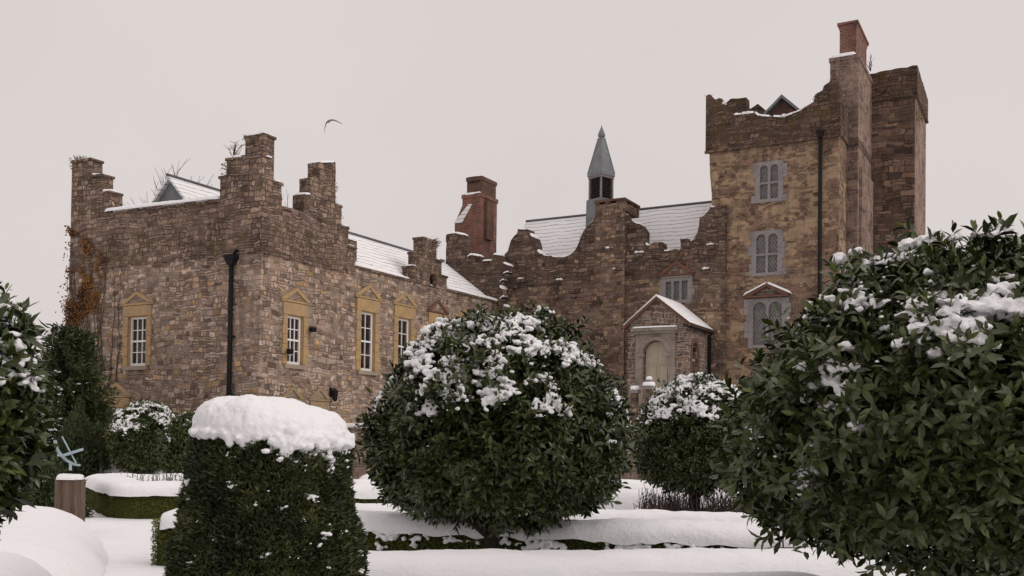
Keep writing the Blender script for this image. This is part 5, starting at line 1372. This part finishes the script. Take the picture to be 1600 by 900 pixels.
# ------------------------------------------------------------------ wall-top plants
def tuft(label, p, r, h, n, seed, mat='wallplant', name='wall_plant', leaf=(0.06, 0.14), up=0.7):
    g = np.random.default_rng(seed); d = norm(g.normal(size=(n, 3)) + np.array([0, 0, up]))
    P = d * np.array([r, r, h]) * (g.random(n) ** 0.6)[:, None]
    V, T = diamonds(P, d + g.normal(size=(n, 3)) * 0.5, g.normal(size=(n, 3)), g.uniform(*leaf, n), g.uniform(0.02, 0.04, n))
    o = mesh_np(name, V, T, M[mat], None, False, np.repeat(g.random(n), 4)); o.location = p
    tag(o, label, 'plant', 'plants growing on the wall tops')
def bare(label, p, h, n, seed):
    g = random.Random(seed); m = MB()
    for k in range(n):
        t = Vector((g.uniform(-.5, .5), g.uniform(-.3, .3), g.uniform(0.5, 1))) * h; md = t * 0.5 + Vector((g.uniform(-.1, .1), 0, 0)) * h
        m.tube([(0, 0, -0.05), md, t], [0.016, 0.011, 0.005], 4, False)
        for _ in range(4):
            s = (t * g.uniform(0.3, 1)); m.tube([s, s + Vector((g.uniform(-.3, .3), g.uniform(-.2, .2), g.uniform(0, .3))) * h], [0.008, 0.004], 4, False)
    o = m.build('wall_plant', M['twig'], None); o.location = p; tag(o, label, 'plant', 'plants growing on the wall tops')
def bp(u, w, z): return BM @ Vector((u, w, z))
q = FW(122, 256, WF); tuft('scruffy brown tuft on the top step at the left end of the parapet', bp(q[0], WF + 0.1, q[1]), 0.42, 0.22, 220, 1, leaf=(0.08, 0.2))
q = FW(352, 268, WF); tuft('dark brown tuft on the steps beside the tall corner of the wing', bp(q[0] + 0.1, WF + 0.1, q[1] + 0.05), 0.3, 0.25, 160, 2)
q = FW(362, 246, WF); bare('leafless seedling sprouting left from the tall corner step', bp(q[0] - 0.15, WF + 0.2, q[1]), 0.6, 7, 3)
q = FU(684, 392, UF); bare('dry stems on the small stepped gablet with the round hole', bp(UF - 0.2, q[0], q[1]), 0.6, 9, 5)
tuft('yellow-green tuft hanging on the outer corner below the turret parapet', bp(t1 + 0.12, RTW + 0.4, FW(1440, 172, RTW)[1]), 0.28, 0.34, 200, 6, leaf=(0.08, 0.16), up=-0.2)
q = FW(1366, 100, bw1 - 0.2); bare('thin stems growing on the right side of the tower chimney', bp(BU, bw1 - 0.4, q[1] - 0.3), 0.7, 4, 8)

# ------------------------------------------------------------------ leafless tree behind the wing
def bare_tree():
    D = 52.0; base = (by_px(322, D), D, 0); root = empty('bare_tree', base); tag(root, 'leafless winter tree whose twigs show above the wing roof', 'tree')
    rr = random.Random(12); m = MB(); tw = MB()
    def grow(p, d, L, r, lvl):
        e = p + d * L; mid = p + d * L * 0.5 + Vector((rr.uniform(-1, 1), rr.uniform(-1, 1), rr.uniform(-1, 1))) * L * 0.06
        (m if lvl < 3 else tw).tube([p, mid, e], [r, r * 0.8, r * 0.6], 5 if lvl < 3 else 3, False)
        if lvl >= 6: return
        for k in range(3 if lvl < 3 else 2):
            nd = (d + Vector((rr.uniform(-1, 1), rr.uniform(-1, 1), rr.uniform(-0.1, 1.0))) * 0.52).normalized()
            grow(e if k == 0 else p + d * L * rr.uniform(0.55, 0.95), nd, L * rr.uniform(0.62, 0.82), r * 0.6, lvl + 1)
    grow(Vector((0, 0, -0.2)), Vector((0.02, 0, 1)), 5.6, 0.3, 0)
    m.build('trunk', M['bark'], root, True); tw.build('crown', M['twig'], root)
    return root, tw
bt, tw = bare_tree()
topz = max(v[2] for v in tw.v); want = on_depth(300, 264, 52).z
bt.scale = (want / topz,) * 3

# ================================================================== GARDEN FURNITURE
def sundial_post():
    D = 14.3; b = on_level(109, 836, 0.0); c = on_depth(109, 790, D); top = on_depth(109, 748, D).z
    r = empty('wooden_post', (c.x, D, 0)); tag(r, 'weathered square oak post capped with snow, standing in the snow at left', 'post')
    hw = 0.16
    m = MB(); m.frustum(0, 0, -0.1, top, hw * 1.03, hw * 1.03, hw, hw); m.build('shaft', M['oak'], r, bevel=0.02)
    m = MB()
    for k in (-0.1, 0.02, 0.09): m.lathe(k, -hw - 0.012, [(0.001, top * 0.38), (0.02, top * 0.38 + 0.006), (0.016, top * 0.38 + 0.035), (0.001, top * 0.38 + 0.05)], 8)
    m.build('snow_fleck', M['snow'], r, True)
    s = Bag(); V, Q = roll([(-hw - 0.02, 0, top - 0.01), (hw + 0.02, 0, top - 0.01)], hw + 0.02, 0, 0.085, 2.3, 0.012, 5, 4, step=0.04); s.add(V, Q); s.build('snow_cap', M['snow'], r)
    a = empty('armillary_sundial', (c.x, D, top + 0.08)); tag(a, 'pale blue metal sundial of bent bands and a rod on the wooden post', 'sundial')
    k = D / F
    def q(px, py, dy=0.0):
        p = on_depth(px, py, D); return Vector((p.x - c.x, dy, p.z - top - 0.08))
    m = MB(); pts = [q(88, 688, -0.04), q(90, 702, -0.02), q(96, 712, 0), q(104, 720, 0.02), (q(115, 726, 0.03)), q(123, 727, 0.03)]
    def band(m, pts, w, t):
        for i in range(len(pts) - 1):
            p, q2 = Vector(pts[i]), Vector(pts[i + 1]); d = (q2 - p).normalized(); nv = Vector((-d.z, 0, d.x)) * t; wv = Vector((0, w, 0))
            m.add([p - nv - wv, p + nv - wv, p + nv + wv, p - nv + wv, q2 - nv - wv, q2 + nv - wv, q2 + nv + wv, q2 - nv + wv], [(0, 1, 2, 3), (7, 6, 5, 4), (0, 4, 5, 1), (1, 5, 6, 2), (2, 6, 7, 3), (3, 7, 4, 0)])
    fine = []
    for i in range(len(pts) - 1):
        for t in (0, 0.5): fine.append(pts[i].lerp(pts[i + 1], t))
    band(m, fine + [pts[-1]], 0.028, 0.013); m.build('meridian_band', M['bluepaint'], a)
    m = MB(); band(m, [q(93, 711, -0.05), q(104, 711, -0.07), q(116, 707, -0.06), q(130, 702, -0.02)], 0.028, 0.017); m.build('equator_band', M['bluepaint'], a)
    m = MB(); m.tube([q(97, 682, 0.0), q(119, 724, 0.0)], 0.011, 8); m.build('gnomon_rod', M['bluepaint'], a)
    m = MB(); m.tube([q(110, 735, 0.0), q(110, 724, 0.0)], 0.02, 8); m.build('stem', M['bluepaint'], a)
sundial_post()

# ------------------------------------------------------------------ gull
def gull():
    D = 45.0; k = D / F; c = on_depth(514.5, 189, D)
    o = None; m = MB()
    def q(px, py, dy): p = on_depth(px, py, D); return Vector((p.x - c.x, dy, p.z - c.z))
    body = [q(512, 189, 0.28), q(513, 188.6, 0.15), q(514.5, 189, -0.02), q(516, 190.2, -0.2), q(516.6, 190.8, -0.32)]
    m.tube(body, [0.012, 0.05, 0.062, 0.04, 0.01], 8)
    o = m.build('gull', M['gull'], None, True); o.location = c
    w = MB()
    for pts in ([q(513.5, 188.6, 0), q(509.5, 192, 0.02), q(507.5, 198, 0.06), q(505.6, 206.5, 0.14)], [q(515.5, 188.2, 0), q(520, 187, 0.02), (q(526, 188.4, 0.06)), q(534, 192, 0.14)]):
        ws = [0.09, 0.085, 0.07, 0.015]; n = len(pts)
        vs = []
        for p, b in zip(pts, ws): vs += [p + Vector((0, -b, 0.008)), p + Vector((0, b, 0.004)), p + Vector((0, b, -0.018)), p + Vector((0, -b, -0.022))]
        fs = [(0, 1, 2, 3), tuple(4 * (n - 1) + i for i in (3, 2, 1, 0))]
        for i in range(n - 1):
            for j in range(4): fs.append((4 * i + j, 4 * i + (j + 1) % 4, 4 * i + 4 + (j + 1) % 4, 4 * i + 4 + j))
        w.add(vs, fs)
    w.build('wing', M['gull'], o)
    tag(o, 'grey gull gliding with bent wings in the sky above the wing roof', 'bird')
gull()
print('built: KU %.2f ZS %.2f UL %.2f ZE %.2f TL %.2f TR %.2f TPZ %.2f bw %.2f %.2f t1 %.2f t2 %.2f porch %.2f %.2f' % (KU, ZS, UL, ZE, TL, TR, TPZ, bw0, bw1, t1, t2, p0, p1))
